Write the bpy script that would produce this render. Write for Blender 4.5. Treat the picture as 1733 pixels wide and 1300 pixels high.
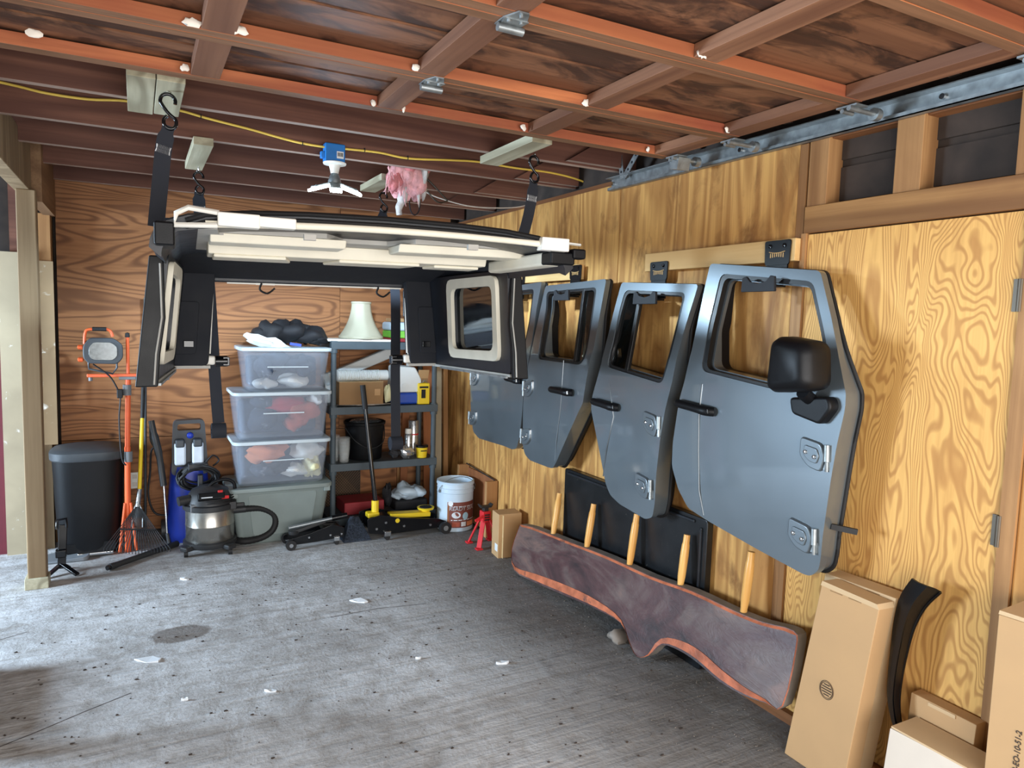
import bpy, bmesh, math, random
from mathutils import Vector, Matrix
from mathutils.geometry import delaunay_2d_cdt
random.seed(7)
S = bpy.context.scene
COL = S.collection
for o in list(bpy.data.objects): bpy.data.objects.remove(o)

# ------------------------------------------------------------------ camera (x right, y into the garage, z up; right wall x = 2.4)
FPX, CXP, CYP, CAMH = 1201.0, 866.5, 650.0, 1.64
PITCH, ROLL, YAW = math.radians(5.1), math.radians(1.68), math.radians(27.9)
FW = Vector((math.sin(YAW)*math.cos(PITCH), math.cos(YAW)*math.cos(PITCH), -math.sin(PITCH)))
_r = Vector((math.cos(YAW), -math.sin(YAW), 0)); _u = _r.cross(FW)
RT = _r*math.cos(ROLL) + _u*math.sin(ROLL); UP = _u*math.cos(ROLL) - _r*math.sin(ROLL)
CAM = Vector((0, 0, CAMH))
cd = bpy.data.cameras.new('camera'); cam = bpy.data.objects.new('camera', cd); COL.objects.link(cam)
cd.sensor_fit = 'HORIZONTAL'; cd.sensor_width = 36.0; cd.lens = 36.0*FPX/1733.0; cd.clip_start = 0.02
cam.matrix_world = Matrix((( RT.x, UP.x, -FW.x, CAM.x), (RT.y, UP.y, -FW.y, CAM.y), (RT.z, UP.z, -FW.z, CAM.z), (0, 0, 0, 1)))
S.camera = cam
S.view_settings.view_transform = 'Standard'; S.view_settings.look = 'None'
S.view_settings.gamma = 1.0; S.view_settings.use_curve_mapping = False
S.view_settings.exposure = 0.12

# ------------------------------------------------------------------ daylight: overcast sky, plus the two openings that let it in
W = bpy.data.worlds.new('sky'); S.world = W; W.use_nodes = True
_b = W.node_tree.nodes['Background']; _b.inputs[0].default_value = (0.80, 0.90, 1.0, 1); _b.inputs[1].default_value = 0.3
def area(name, loc, target, sx, sy, power, col):
    l = bpy.data.lights.new(name, 'AREA'); l.shape = 'RECTANGLE'; l.size = sx; l.size_y = sy; l.energy = power; l.color = col
    o = bpy.data.objects.new(name, l); COL.objects.link(o); o.location = loc
    o.rotation_euler = (Vector(target)-Vector(loc)).to_track_quat('-Z', 'Y').to_euler(); return o
area('front_opening_daylight', (0.5, -1.6, 1.2), (1.0, 4.0, 1.25), 4.6, 2.0, 240, (1.0, 0.97, 0.94))
area('side_opening_daylight', (-3.7, 4.35, 1.3), (0.6, 3.6, 0.2), 1.2, 1.1, 410, (0.64, 0.82, 1.0))

# ------------------------------------------------------------------ pixel -> place
def ray(px, py): return FW*FPX + RT*(px-CXP) - UP*(py-CYP)
def onx(px, py, x): d = ray(px, py); return CAM + d*(x/d.x)
def ony(px, py, y): d = ray(px, py); return CAM + d*(y/d.y)
def onz(px, py, z): d = ray(px, py); return CAM + d*((z-CAMH)/d.z)

# ------------------------------------------------------------------ mesh helpers
def orient(a, b, up=(0, 0, 1)):
    d = (Vector(b)-Vector(a)).normalized(); u = Vector(up)
    if abs(d.dot(u)) > .98: u = Vector((0, 1, 0))
    x = u.cross(d).normalized(); y = d.cross(x)
    return Matrix((x, y, d)).transposed()
def rz(a): return Matrix.Rotation(math.radians(a), 3, 'Z')
def rx(a): return Matrix.Rotation(math.radians(a), 3, 'X')
def ry(a): return Matrix.Rotation(math.radians(a), 3, 'Y')
class MB:
    def __init__(s): s.v = []; s.f = []
    def add(s, v, f):
        n = len(s.v); s.v += [Vector(p) for p in v]; s.f += [tuple(i+n for i in q) for q in f]; return s
    def box(s, c, d, R=None):
        c = Vector(c); hx, hy, hz = d[0]/2, d[1]/2, d[2]/2
        p = [Vector((x, y, z)) for x in (-hx, hx) for y in (-hy, hy) for z in (-hz, hz)]
        if R: p = [R @ q for q in p]
        return s.add([c+q for q in p], [(0, 1, 3, 2), (4, 6, 7, 5), (0, 4, 5, 1), (2, 3, 7, 6), (0, 2, 6, 4), (1, 5, 7, 3)])
    def bb(s, x0, x1, y0, y1, z0, z1): return s.box(((x0+x1)/2, (y0+y1)/2, (z0+z1)/2), (x1-x0, y1-y0, z1-z0))
    def bar(s, a, b, w, h, up=(0, 0, 1)):
        a = Vector(a); b = Vector(b); return s.box((a+b)/2, (w, h, (b-a).length), orient(a, b, up))
    def tube(s, pts, r, n=8, closed=False, cap=True):
        pts = [Vector(p) for p in pts]; m = len(pts); rs = r if isinstance(r, (list, tuple)) else [r]*m
        v = []; prev = None
        for i, p in enumerate(pts):
            a = pts[i-1] if (i > 0 or closed) else p; b = pts[(i+1) % m] if (i < m-1 or closed) else p
            t = (b-a).normalized()
            if prev is None:
                u = Vector((0, 0, 1)) if abs(t.z) < .9 else Vector((1, 0, 0))
                x = u.cross(t).normalized()
            else:
                x = (prev - t*prev.dot(t)).normalized()
            prev = x; y = t.cross(x)
            for k in range(n):
                an = 2*math.pi*k/n; v.append(p + (x*math.cos(an)+y*math.sin(an))*rs[i])
        f = []
        for i in range(m if closed else m-1):
            j = (i+1) % m
            for k in range(n): f.append((i*n+k, i*n+(k+1) % n, j*n+(k+1) % n, j*n+k))
        if cap and not closed: f += [tuple(range(n-1, -1, -1)), tuple((m-1)*n+k for k in range(n))]
        return s.add(v, f)
    def lathe(s, prof, n=20, c=(0, 0, 0), R=None, sx=1, sy=1, cap=True, k=2):
        c = Vector(c); v = []; m = len(prof)
        for (r, z) in prof:
            for i in range(n):
                a = 2*math.pi*i/n; ca, sa = math.cos(a), math.sin(a)
                if k != 2:
                    e = 2.0/k; ca = math.copysign(abs(ca)**e, ca); sa = math.copysign(abs(sa)**e, sa)
                q = Vector((r*ca*sx, r*sa*sy, z)); v.append(c + (R @ q if R else q))
        f = [(i*n+j, i*n+(j+1) % n, (i+1)*n+(j+1) % n, (i+1)*n+j) for i in range(m-1) for j in range(n)]
        if cap: f += [tuple(range(n-1, -1, -1)), tuple((m-1)*n+i for i in range(n))]
        return s.add(v, f)
    def cyl(s, a, b, r, n=14, r2=None):
        return s.tube([a, b], [r, r if r2 is None else r2], n)
    def prism(s, poly, fn0, fn1):      # poly: list of (a, b); fn0 / fn1 map to 3d front and back
        n = len(poly); v = [fn0(*p) for p in poly] + [fn1(*p) for p in poly]
        return s.add(v, [tuple(range(n)), tuple(range(2*n-1, n-1, -1))] + [(i, i+n, (i+1) % n+n, (i+1) % n) for i in range(n)])
    def grid(s, fn, nu, nv, closed=False):
        v = [fn(i/nu, j/nv) for i in range(nu+1) for j in range(nv+1)]
        return s.add(v, [(i*(nv+1)+j, (i+1)*(nv+1)+j, (i+1)*(nv+1)+j+1, i*(nv+1)+j+1) for i in range(nu) for j in range(nv)])
    def sheet(s, poly, holes, step, fn0, fn1=None, inset=0):   # 2d outline with holes, filled with a net of points; optional back face and rims
        def inside(p, q):
            c = False; n = len(q)
            for i in range(n):
                a, b = q[i], q[i-1]
                if (a[1] > p[1]) != (b[1] > p[1]) and p[0] < (b[0]-a[0])*(p[1]-a[1])/(b[1]-a[1])+a[0]: c = not c
            return c
        def near(p, q):
            for i in range(len(q)):
                a = Vector(q[i]); b = Vector(q[i-1]); e = b-a; t = max(0, min(1, (Vector(p)-a).dot(e)/max(e.length_squared, 1e-9)))
                if (a+e*t-Vector(p)).length < step*.4: return True
            return False
        loops = [poly]+list(holes); pts = []; ed = []
        for L in loops:
            n0 = len(pts); pts += [Vector(p) for p in L]; ed += [(n0+i, n0+(i+1) % len(L)) for i in range(len(L))]
        if inset:
            for L in loops:
                n = len(L); ar = sum(L[i-1][0]*L[i][1]-L[i][0]*L[i-1][1] for i in range(n)); sg = 1 if (ar > 0) == (L is poly) else -1
                for i in range(n):
                    d = Vector(L[(i+1) % n])-Vector(L[i-1]); d = Vector((-d.y, d.x)).normalized()*sg; q = Vector(L[i])+d*inset
                    if inside(q, poly) and not any(inside(q, h) for h in holes): pts.append(q)
        xs = [p[0] for p in poly]; ys = [p[1] for p in poly]; y = min(ys)+step
        while y < max(ys):
            x = min(xs)+step
            while x < max(xs):
                if inside((x, y), poly) and not any(inside((x, y), h) for h in holes) and not any(near((x, y), l) for l in loops): pts.append(Vector((x, y)))
                x += step
            y += step
        V, _, F, ov, _, _ = delaunay_2d_cdt(pts, ed, [], 0, 1e-5)
        F = [f for f in F if (lambda c: inside(c, poly) and not any(inside(c, h) for h in holes))(sum((V[i] for i in f), Vector((0, 0)))/len(f))]
        s.add([fn0(p.x, p.y) for p in V], F)
        if fn1:
            s.add([fn1(p.x, p.y) for p in V], [tuple(reversed(f)) for f in F])
            for L in loops:
                n = len(L); s.add([fn0(*p) for p in L]+[fn1(*p) for p in L], [(i, i+n, (i+1) % n+n, (i+1) % n) for i in range(n)])
        return s
    def blob(s, c, d, n=10, m=7, amp=.15, seed=0, R=None):     # lumpy closed ball
        rnd = random.Random(seed); ph = [(rnd.uniform(1, 4), rnd.uniform(1, 4), rnd.uniform(0, 6.3), rnd.uniform(0, 6.3)) for _ in range(4)]
        def P(a, b):
            k = 1+amp*sum(math.sin(p[0]*a+p[2])*math.sin(p[1]*b+p[3]) for p in ph)/1.5
            return Vector((d[0]*.5*math.cos(a)*math.sin(b)*k, d[1]*.5*math.sin(a)*math.sin(b)*k, d[2]*.5*math.cos(b)*k))
        v = []
        for j in range(1, m):
            for i in range(n): v.append(P(2*math.pi*i/n, math.pi*j/m))
        v += [P(0, 0), P(0, math.pi)]
        if R: v = [R @ q for q in v]
        v = [Vector(c)+q for q in v]; k = len(v)
        f = [(j*n+i, (j+1)*n+i, (j+1)*n+(i+1) % n, j*n+(i+1) % n) for j in range(m-2) for i in range(n)]
        f += [(k-2, i, (i+1) % n) for i in range(n)] + [(k-1, (m-2)*n+(i+1) % n, (m-2)*n+i) for i in range(n)]
        return s.add(v, f)
    def build(s, name, mat, parent=None, smooth=None, bevel=0, local=False, seg=2, fix=True):
        off = Vector((0, 0, 0))
        if parent is not None and not local:
            p = parent
            while p is not None: off += p.location; p = p.parent
        me = bpy.data.meshes.new(name); me.from_pydata([tuple(p-off) for p in s.v], [], s.f)
        if fix:
            bm = bmesh.new(); bm.from_mesh(me); bmesh.ops.remove_doubles(bm, verts=bm.verts, dist=1e-5)
            bmesh.ops.recalc_face_normals(bm, faces=bm.faces); bm.to_mesh(me); bm.free()
        me.update()
        me.materials.append(MAT[mat] if isinstance(mat, str) else mat)
        if smooth is not None or bevel:
            me.polygons.foreach_set('use_smooth', [True]*len(me.polygons)); me.set_sharp_from_angle(angle=math.radians(smooth or 35))
        o = bpy.data.objects.new(name, me); COL.objects.link(o)
        if parent is not None: o.parent = parent
        if bevel:
            b = o.modifiers.new('bevel', 'BEVEL'); b.width = bevel; b.segments = seg; b.limit_method = 'ANGLE'; b.angle_limit = math.radians(40); b.harden_normals = True
        return o
def tag(o, label=None, cat=None, group=None, kind=None):
    if label: o['label'] = label
    if cat: o['category'] = cat
    if group: o['group'] = group
    if kind: o['kind'] = kind
    return o
def thing(name, label, cat, loc=(0, 0, 0), group=None, rot=0):
    o = bpy.data.objects.new(name, None); COL.objects.link(o); o.location = loc; o.rotation_euler = (0, 0, math.radians(rot)); o.empty_display_size = .05
    return tag(o, label, cat, group)
def struct(o): o['kind'] = 'structure'; return o
def sempty(name, loc=(0, 0, 0)):
    o = bpy.data.objects.new(name, None); COL.objects.link(o); o.location = loc; o['kind'] = 'structure'; return o
def rrect(w, h, r, n=4, c=(0, 0)):
    out = []
    for (sx, sy, a0) in ((1, 1, 0), (-1, 1, 90), (-1, -1, 180), (1, -1, 270)):
        for k in range(n+1):
            a = math.radians(a0+90*k/n); out.append((c[0]+sx*(w/2-r)+r*math.cos(a), c[1]+sy*(h/2-r)+r*math.sin(a)))
    return out
def roundpoly(P, r, n=3):
    out = []
    m = len(P)
    for i in range(m):
        a, b, c = Vector(P[i-1]), Vector(P[i]), Vector(P[(i+1) % m]); ri = r[i] if isinstance(r, (list, tuple)) else r
        d1 = (a-b); d2 = (c-b); k = min(ri, d1.length*.45, d2.length*.45)
        if k < 1e-4: out.append(tuple(b)); continue
        p = b+d1.normalized()*k; q = b+d2.normalized()*k
        for j in range(n+1):
            t = j/n; out.append(tuple(p*(1-t)**2 + b*2*t*(1-t) + q*t*t))
    return out
def catmull(P, n=6):
    P = [Vector(p) for p in P]; out = []
    for i in range(len(P)-1):
        a = P[max(i-1, 0)]; b = P[i]; c = P[i+1]; d = P[min(i+2, len(P)-1)]
        for k in range(n):
            t = k/n; out.append(.5*((2*b)+(c-a)*t+(2*a-5*b+4*c-d)*t*t+(3*b-a-3*c+d)*t**3))
    return out+[P[-1]]

# ------------------------------------------------------------------ materials
MAT = {}
class NT:
    def __init__(s, name):
        s.m = bpy.data.materials.new(name); s.m.use_nodes = True; s.t = s.m.node_tree; s.b = s.t.nodes['Principled BSDF']; MAT[name] = s.m
    def n(s, kind, **k):
        o = s.t.nodes.new(kind)
        for a, b in k.items():
            if a.startswith('_'): setattr(o, a[1:], b)
            else:
                i = o.inputs[int(a[1:])] if a[0] == 'i' and a[1:].isdigit() else o.inputs[a]
                if hasattr(b, 'is_output'): s.t.links.new(b, i)
                else: i.default_value = b
        return o
    def math(s, op, a, b=None, c=None):
        o = s.t.nodes.new('ShaderNodeMath'); o.operation = op
        for i, v in enumerate((a, b, c)):
            if v is None: continue
            if hasattr(v, 'is_output'): s.t.links.new(v, o.inputs[i])
            else: o.inputs[i].default_value = v
        return o.outputs[0]
    def mix(s, f, a, b, mode='MIX'):
        o = s.t.nodes.new('ShaderNodeMix'); o.data_type = 'RGBA'; o.blend_type = mode
        for i, v in ((0, f), (6, a), (7, b)):
            if hasattr(v, 'is_output'): s.t.links.new(v, o.inputs[i])
            elif i == 0: o.inputs[0].default_value = v
            else: o.inputs[i].default_value = (*v[:3], 1)
        return o.outputs[2]
    def ramp(s, f, stops):
        o = s.t.nodes.new('ShaderNodeValToRGB'); s.t.links.new(f, o.inputs[0]); e = o.color_ramp.elements
        while len(e) < len(stops): e.new(.5)
        for i, (p, c) in enumerate(stops):
            e[i].position = p; e[i].color = (*c[:3], 1) if isinstance(c, (tuple, list)) else (c, c, c, 1)
        return o.outputs[0]
    def co(s, scale=(1, 1, 1), rnd=0, rot=(0, 0, 0)):
        t = s.n('ShaderNodeTexCoord').outputs['Object']
        if rnd:
            r = s.n('ShaderNodeObjectInfo').outputs['Random']
            v = s.n('ShaderNodeVectorMath', _operation='SCALE', i0=(13.1, 7.7, 9.3)); s.t.links.new(s.math('MULTIPLY', r, rnd), v.inputs['Scale'])
            t = s.n('ShaderNodeVectorMath', _operation='ADD', i0=t, i1=v.outputs[0]).outputs[0]
        return s.n('ShaderNodeMapping', Vector=t, Scale=scale, Rotation=rot).outputs[0]
    def noise(s, v, scale, detail=3, dist=0, rough=.5):
        return s.n('ShaderNodeTexNoise', Vector=v, Scale=scale, Detail=detail, Distortion=dist, Roughness=rough).outputs['Fac']
    def bump(s, h, st=.2, d=.01):
        b = s.n('ShaderNodeBump', Height=h, Strength=st, Distance=d); s.t.links.new(b.outputs[0], s.b.inputs['Normal'])
    def set(s, **k):
        for a, v in k.items():
            a = a.replace('_', ' ')
            if hasattr(v, 'is_output'): s.t.links.new(v, s.b.inputs[a])
            else: s.b.inputs[a].default_value = (*v[:3], 1) if isinstance(v, tuple) and len(v) == 3 and 'Color' in a or a == 'Base Color' and isinstance(v, tuple) else v
        return s
def lin(r, g, b): return tuple(((c/255)/12.92 if c <= 10 else ((c/255+.055)/1.055)**2.4) for c in (r, g, b))
def mat(name, col, rough=.5, metal=0., var=.12, vs=9., bump=0., bs=120., rv=.1, rnd=0, dirt=None, **k):
    n = NT(name); c = n.co(rnd=rnd)
    f = n.noise(c, vs, 4, .3); a = tuple(x*(1-var) for x in col); b = tuple(min(1, x*(1+var)) for x in col)
    colr = n.ramp(f, [(.3, a), (.7, b)])
    if dirt:
        g = n.noise(c, dirt[1], 5, .5, .65); colr = n.mix(n.ramp(g, [(dirt[2], 0.), (dirt[2]+.12, 1.)]), colr, dirt[0])
    n.set(Base_Color=colr, Metallic=metal, Roughness=n.math('ADD', n.math('MULTIPLY', f, 2*rv), rough-rv))
    for a, v in k.items(): n.set(**{a: v})
    if bump: n.bump(n.noise(c, bs, 3), bump, .004)
    return n.m
def wood(name, light, dark, blotch, axis='x', freq=1.6, bands=16, lines=.6, fibre=.5, stretch=.16, rough=.62, rnd=1., bl=(.45, .7), bls=.9, bumps=.15, lw=(.25, .9), knot=0., under=None):
    n = NT(name); sc = [1., 1., 1.]; i = 'xyz'.index(axis); sc[i] = stretch; fs = [70., 70., 70.]; fs[i] = 2.2
    c = n.co(tuple(sc), rnd); f = n.noise(c, freq, 2.5, .35, .45)
    w = n.math('SINE', n.math('MULTIPLY', f, bands*6.283)); w = n.math('MULTIPLY_ADD', w, .5, .5)
    fi = n.noise(n.co(tuple(fs), rnd), 1., 3, .1)
    ln = n.math('MULTIPLY', n.ramp(n.math('MULTIPLY_ADD', fi, .35, n.math('MULTIPLY', w, .8)), [(lw[0], 0.), (lw[1], 1.)]), lines)
    colr = n.mix(ln, light, dark)
    b3 = [bls, bls, bls]; b3[i] = bls*.45
    bn = n.ramp(n.noise(n.co(tuple(b3), rnd), 2.2, 5, .8, .6), [(bl[0], 0.), (bl[1], 1.)])
    colr = n.mix(n.math('MULTIPLY', bn, .8), colr, blotch)
    if knot:
        kn = n.n('ShaderNodeTexVoronoi', Vector=n.co((1.3, 1.3, 1.3), rnd), Scale=1.6).outputs['Distance']
        colr = n.mix(n.math('MULTIPLY', n.ramp(kn, [(.02, 1.), (.07, 0.)]), knot), colr, tuple(x*.25 for x in dark))
    colr = n.mix(n.math('MULTIPLY', n.ramp(fi, [(.35, 1.), (.65, 0.)]), fibre), colr, tuple(x*.72 for x in light), 'MULTIPLY') if False else n.mix(n.math('MULTIPLY', n.ramp(fi, [(.3, 1.), (.6, 0.)]), fibre), colr, dark)
    if under:      # weathered underside of a board, fresh edge faces
        nz = n.n('ShaderNodeSeparateXYZ', Vector=n.n('ShaderNodeTexCoord').outputs['Normal']).outputs[2]
        uc = n.mix(n.math('MULTIPLY', n.ramp(fi, [(.3, 1.), (.62, 0.)]), .6), under, tuple(x*.45 for x in under)); uc = n.mix(n.math('MULTIPLY', bn, .5), uc, tuple(x*.5 for x in under))
        colr = n.mix(n.ramp(n.math('MULTIPLY', nz, -1.), [(.5, 0.), (.8, 1.)]), colr, uc)
    n.set(Base_Color=colr, Roughness=rough, Specular_IOR_Level=.25); n.bump(n.math('ADD', fi, n.math('MULTIPLY', ln, .5)), bumps, .003)
    return n.m
wood('plywood_wall', lin(214, 164, 96), lin(150, 98, 50), lin(118, 78, 44), 'z', 4.4, 9, .6, .4, .12, bl=(.5, .68), bls=2.6)
wood('plywood_door', lin(228, 178, 104), lin(160, 104, 54), lin(190, 132, 72), 'z', 4.6, 40, .6, .3, .3, bl=(.6, .95), bls=1.5, lw=(.5, .95))
wood('plywood_back', lin(168, 116, 76), lin(90, 55, 36), lin(140, 92, 60), 'x', 2.6, 24, .7, .3, .2, bl=(.5, .75), lw=(.55, 1.), knot=.8)
wood('joist_wood', lin(126, 86, 70), lin(74, 46, 40), lin(94, 60, 52), 'x', 2.5, 9, .6, .4, .06, bl=(.45, .75), rough=.7, under=lin(176, 152, 138))
wood('joist_wood_y', lin(150, 116, 84), lin(98, 68, 46), lin(120, 88, 62), 'y', 2.5, 8, .5, .4, .06)
wood('stud_wood', lin(178, 134, 88), lin(116, 76, 44), lin(140, 100, 62), 'z', 2.8, 8, .6, .35, .08, knot=.5)
wood('header_wood', lin(170, 126, 78), lin(96, 60, 34), lin(120, 80, 48), 'y', 2.8, 9, .7, .35, .07, knot=.6)
wood('plate_wood', lin(150, 100, 62), lin(92, 56, 34), lin(110, 70, 44), 'y', 2.8, 8, .6, .4, .06)
wood('rail_orange', lin(196, 122, 78), lin(120, 62, 42), lin(140, 70, 54), 'x', 3.2, 7, .6, .4, .04, bl=(.45, .7), rough=.6, under=lin(138, 100, 74))
wood('stile_brown', lin(146, 104, 78), lin(92, 58, 44), lin(112, 76, 58), 'y', 3.2, 7, .6, .4, .06, rough=.6)
wood('board_stained', lin(136, 94, 68), lin(86, 54, 40), lin(32, 25, 25), 'x', 3.0, 6, .5, .45, .05, bl=(.46, .58), bls=3.2, rough=.55)
wood('pine_new', lin(226, 190, 132), lin(196, 150, 90), lin(206, 164, 106), 'y', 3, 8, .5, .25, .05, knot=.7)
wood('treated_wood', lin(190, 184, 158), lin(128, 120, 98), lin(160, 150, 124), 'y', 4, 9, .7, .3, .12)
wood('post_wood', lin(160, 138, 108), lin(104, 84, 60), lin(124, 102, 76), 'z', 3, 7, .6, .4, .06)
wood('lumber_red', lin(170, 110, 70), lin(116, 68, 42), lin(132, 84, 54), 'z', 3, 7, .5, .4, .06)
wood('crate_pine', lin(196, 150, 100), lin(140, 98, 60), lin(160, 116, 74), 'z', 3, 7, .5, .3, .08)
wood('peg_wood', lin(236, 186, 110), lin(196, 130, 60), lin(220, 160, 84), 'z', 5, 6, .5, .3, .1, rough=.3)
def m_floor():
    n = NT('concrete'); c = n.co(); a = n.noise(c, 1.1, 6, .4, .62); b = n.noise(c, 9, 5, .2, .65); g = n.noise(c, 70, 3)
    br = n.noise(n.co((1.2, 26, 1), rot=(0, 0, math.radians(-24))), 1., 4, .4, .6)
    col = n.ramp(a, [(.3, lin(158, 156, 155)), (.5, lin(194, 194, 195)), (.72, lin(218, 219, 221))])
    col = n.mix(n.math('MULTIPLY', n.ramp(b, [(.36, 1.), (.56, 0.)]), .5), col, lin(134, 126, 118))
    col = n.mix(n.math('MULTIPLY', n.ramp(br, [(.34, 1.), (.52, 0.)]), .42), col, lin(140, 132, 124))
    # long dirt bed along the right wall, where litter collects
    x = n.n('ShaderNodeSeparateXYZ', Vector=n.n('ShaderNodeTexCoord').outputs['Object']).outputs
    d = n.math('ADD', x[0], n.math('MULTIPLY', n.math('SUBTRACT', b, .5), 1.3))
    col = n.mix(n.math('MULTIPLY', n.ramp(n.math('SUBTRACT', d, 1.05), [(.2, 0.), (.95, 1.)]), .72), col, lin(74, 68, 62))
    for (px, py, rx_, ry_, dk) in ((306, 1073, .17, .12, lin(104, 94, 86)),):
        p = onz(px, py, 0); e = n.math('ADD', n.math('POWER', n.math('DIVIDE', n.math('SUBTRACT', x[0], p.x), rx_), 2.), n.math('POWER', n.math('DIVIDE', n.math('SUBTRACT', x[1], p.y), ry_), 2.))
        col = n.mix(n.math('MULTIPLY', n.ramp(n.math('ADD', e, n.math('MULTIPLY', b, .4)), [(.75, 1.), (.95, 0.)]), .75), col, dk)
    sp = n.ramp(g, [(.68, 0.), (.74, 1.)]); col = n.mix(n.math('MULTIPLY', sp, .5), col, lin(216, 214, 210))
    n.set(Base_Color=col, Roughness=.82, Specular_IOR_Level=.3)
    n.bump(n.math('ADD', n.math('MULTIPLY', b, 1.), n.math('ADD', n.math('MULTIPLY', g, .25), n.math('MULTIPLY', br, .8))), .7, .012)
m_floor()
mat('sheathing_dark', lin(58, 48, 42), .85, vs=6, var=.5)
mat('paint_peeled', lin(146, 122, 90), .7, dirt=(lin(236, 232, 220), 9, .6), vs=5)
mat('paint_beige', lin(166, 152, 126), .6, dirt=(lin(240, 240, 236), 14, .66), vs=4)
mat('paint_maroon', lin(96, 26, 40), .6)
mat('steel_galv', lin(150, 156, 158), .42, .75, vs=24, var=.25, rv=.1)
mat('steel_dark', lin(92, 84, 74), .5, .8, vs=30)
mat('filler_white', lin(236, 228, 216), .8)
mat('black_plastic', lin(13, 14, 17), .45, bump=.08, bs=300, Specular_IOR_Level=.25)
mat('black_gloss', lin(12, 13, 16), .16)
mat('black_matte', lin(20, 21, 26), .75, bump=.1, bs=250)
mat('black_rubber', lin(22, 22, 24), .65)
mat('white_plastic', lin(234, 232, 224), .45, var=.04)
mat('off_white', lin(214, 206, 196), .6)
mat('yellow_cable', lin(232, 196, 84), .45, var=.05)
mat('chrome', lin(210, 212, 214), .18, 1., var=.05)
mat('paper_white', lin(222, 226, 230), .8)
# ------------------------------------------------------------------ the setting
struct(MB().bb(-5.2, 2.62, -4.0, 6.2, -.12, 0).build('floor', 'concrete'))
fl_ = bpy.data.objects['floor']
for P in (((-20, 1272), (60, 1240), (140, 1206), (222, 1173)), ((-10, 1086), (45, 1070)), ((560, 1045), (640, 1030), (720, 1022))):
    q = [onz(a, b, 0) for a, b in P]; m = MB()
    for a, b in zip(q[:-1], q[1:]):
        d = (b-a).normalized().cross(Vector((0, 0, 1)))*.002; m.add([a-d, a+d, b+d, b-d, a-d+Vector((0, 0, .0006)), a+d+Vector((0, 0, .0006)), b+d+Vector((0, 0, .0006)), b-d+Vector((0, 0, .0006))], [(4, 5, 6, 7), (0, 1, 5, 4), (1, 2, 6, 5), (2, 3, 7, 6), (3, 0, 4, 7)])
    m.build('crack', 'sheathing_dark', fl_)
XW, YB, ZJ, JY = 2.4, 5.75, 2.48, (3.30, 3.88, 4.46, 5.04, 5.62)
# right wall: sheathing behind, studs, three sheets of plywood, the framing above the door
wr = struct(MB().bb(2.49, 2.51, .2, 6.0, 0, 2.75).build('wall_right', 'sheathing_dark'))
for i, y0 in enumerate((2.085, 3.305, 4.525)):
    MB().bb(XW, XW+.012, y0, y0+1.214, .03, 2.42).build('plywood_sheet', 'plywood_wall', wr)
MB().bb(XW+.014, XW+.088, .25, 5.75, 2.385, 2.45).build('top_plate', 'plate_wood', wr)
MB().bb(XW+.0, XW+.05, .25, 1.97, 2.39, 2.47).build('top_plate', 'plate_wood', wr)
MB().bb(XW-.012, XW+.07, .25, 2.035, 2.025, 2.131).build('header', 'header_wood', wr, bevel=.004)
for (y0, y1) in ((1.945, 2.035), (1.565, 1.665), (1.16, 1.262)):
    MB().bb(XW-.002, XW+.085, y0, y1, 2.131, 2.392).build('cripple_stud', 'stud_wood', wr, bevel=.003)
for z0 in (2.15, 2.31):
    MB().bb(XW+.075, XW+.09, .3, 1.95, z0, z0+.13).build('sheathing_board', 'sheathing_dark', wr)
MB().bb(XW+.0, XW+.085, 2.045, 2.083, 0, 2.385).build('king_stud', 'stud_wood', wr)
MB().bb(XW-.03, XW, 1.45, 2.36, 0, .045).build('sill_board', 'plate_wood', wr)
MB().bb(XW-.01, XW+.05, 2.022, 2.045, 0, 2.025).build('door_jamb', 'stud_wood', wr)
MB().bb(XW-.012, XW+.05, 1.165, 1.212, 0, 2.025).build('door_jamb', 'stud_wood', wr)
MB().bb(XW, XW+.015, .2, 1.163, 0, 2.025).build('siding', 'plywood_wall', wr)
d1 = struct(MB().bb(XW+.002, XW+.04, 1.216, 2.02, .015, 2.02).build('door_1', 'plywood_door'))
for (px, py, hh) in ((1729, 500, .1), (1689, 898, .1)):
    p = onx(px, py, XW); m = MB(); m.bb(XW-.006, XW-.001, 1.19, 1.235, p.z-hh/2, p.z+hh/2); m.cyl((XW-.01, 1.213, p.z-hh/2), (XW-.01, 1.213, p.z+hh/2), .008)
    m.build('hinge', 'steel_dark', d1)
# back wall
wb = struct(MB().bb(-4.0, 2.6, YB+.09, YB+.12, 0, 2.75).build('wall_back', 'sheathing_dark'))
MB().bb(-.476, 1.45, YB, YB+.012, .72, 2.55).build('plywood_sheet', 'plywood_back', wb)
MB().bb(1.453, 2.4, YB, YB+.012, .72, 2.55).build('plywood_sheet', 'plywood_back', wb)
MB().bb(-.476, 1.56, YB, YB+.012, .03, .715).build('plywood_sheet', 'plywood_back', wb)
for x in (-.52, 1.62, 1.98, 2.34): MB().bb(x-.02, x+.02, YB+.013, YB+.089, 0, 2.5).build('stud', 'stud_wood', wb)
MB().bb(1.6, 2.36, YB+.03, YB+.04, .03, .715).build('lower_panel', 'plywood_back', wb)
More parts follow.
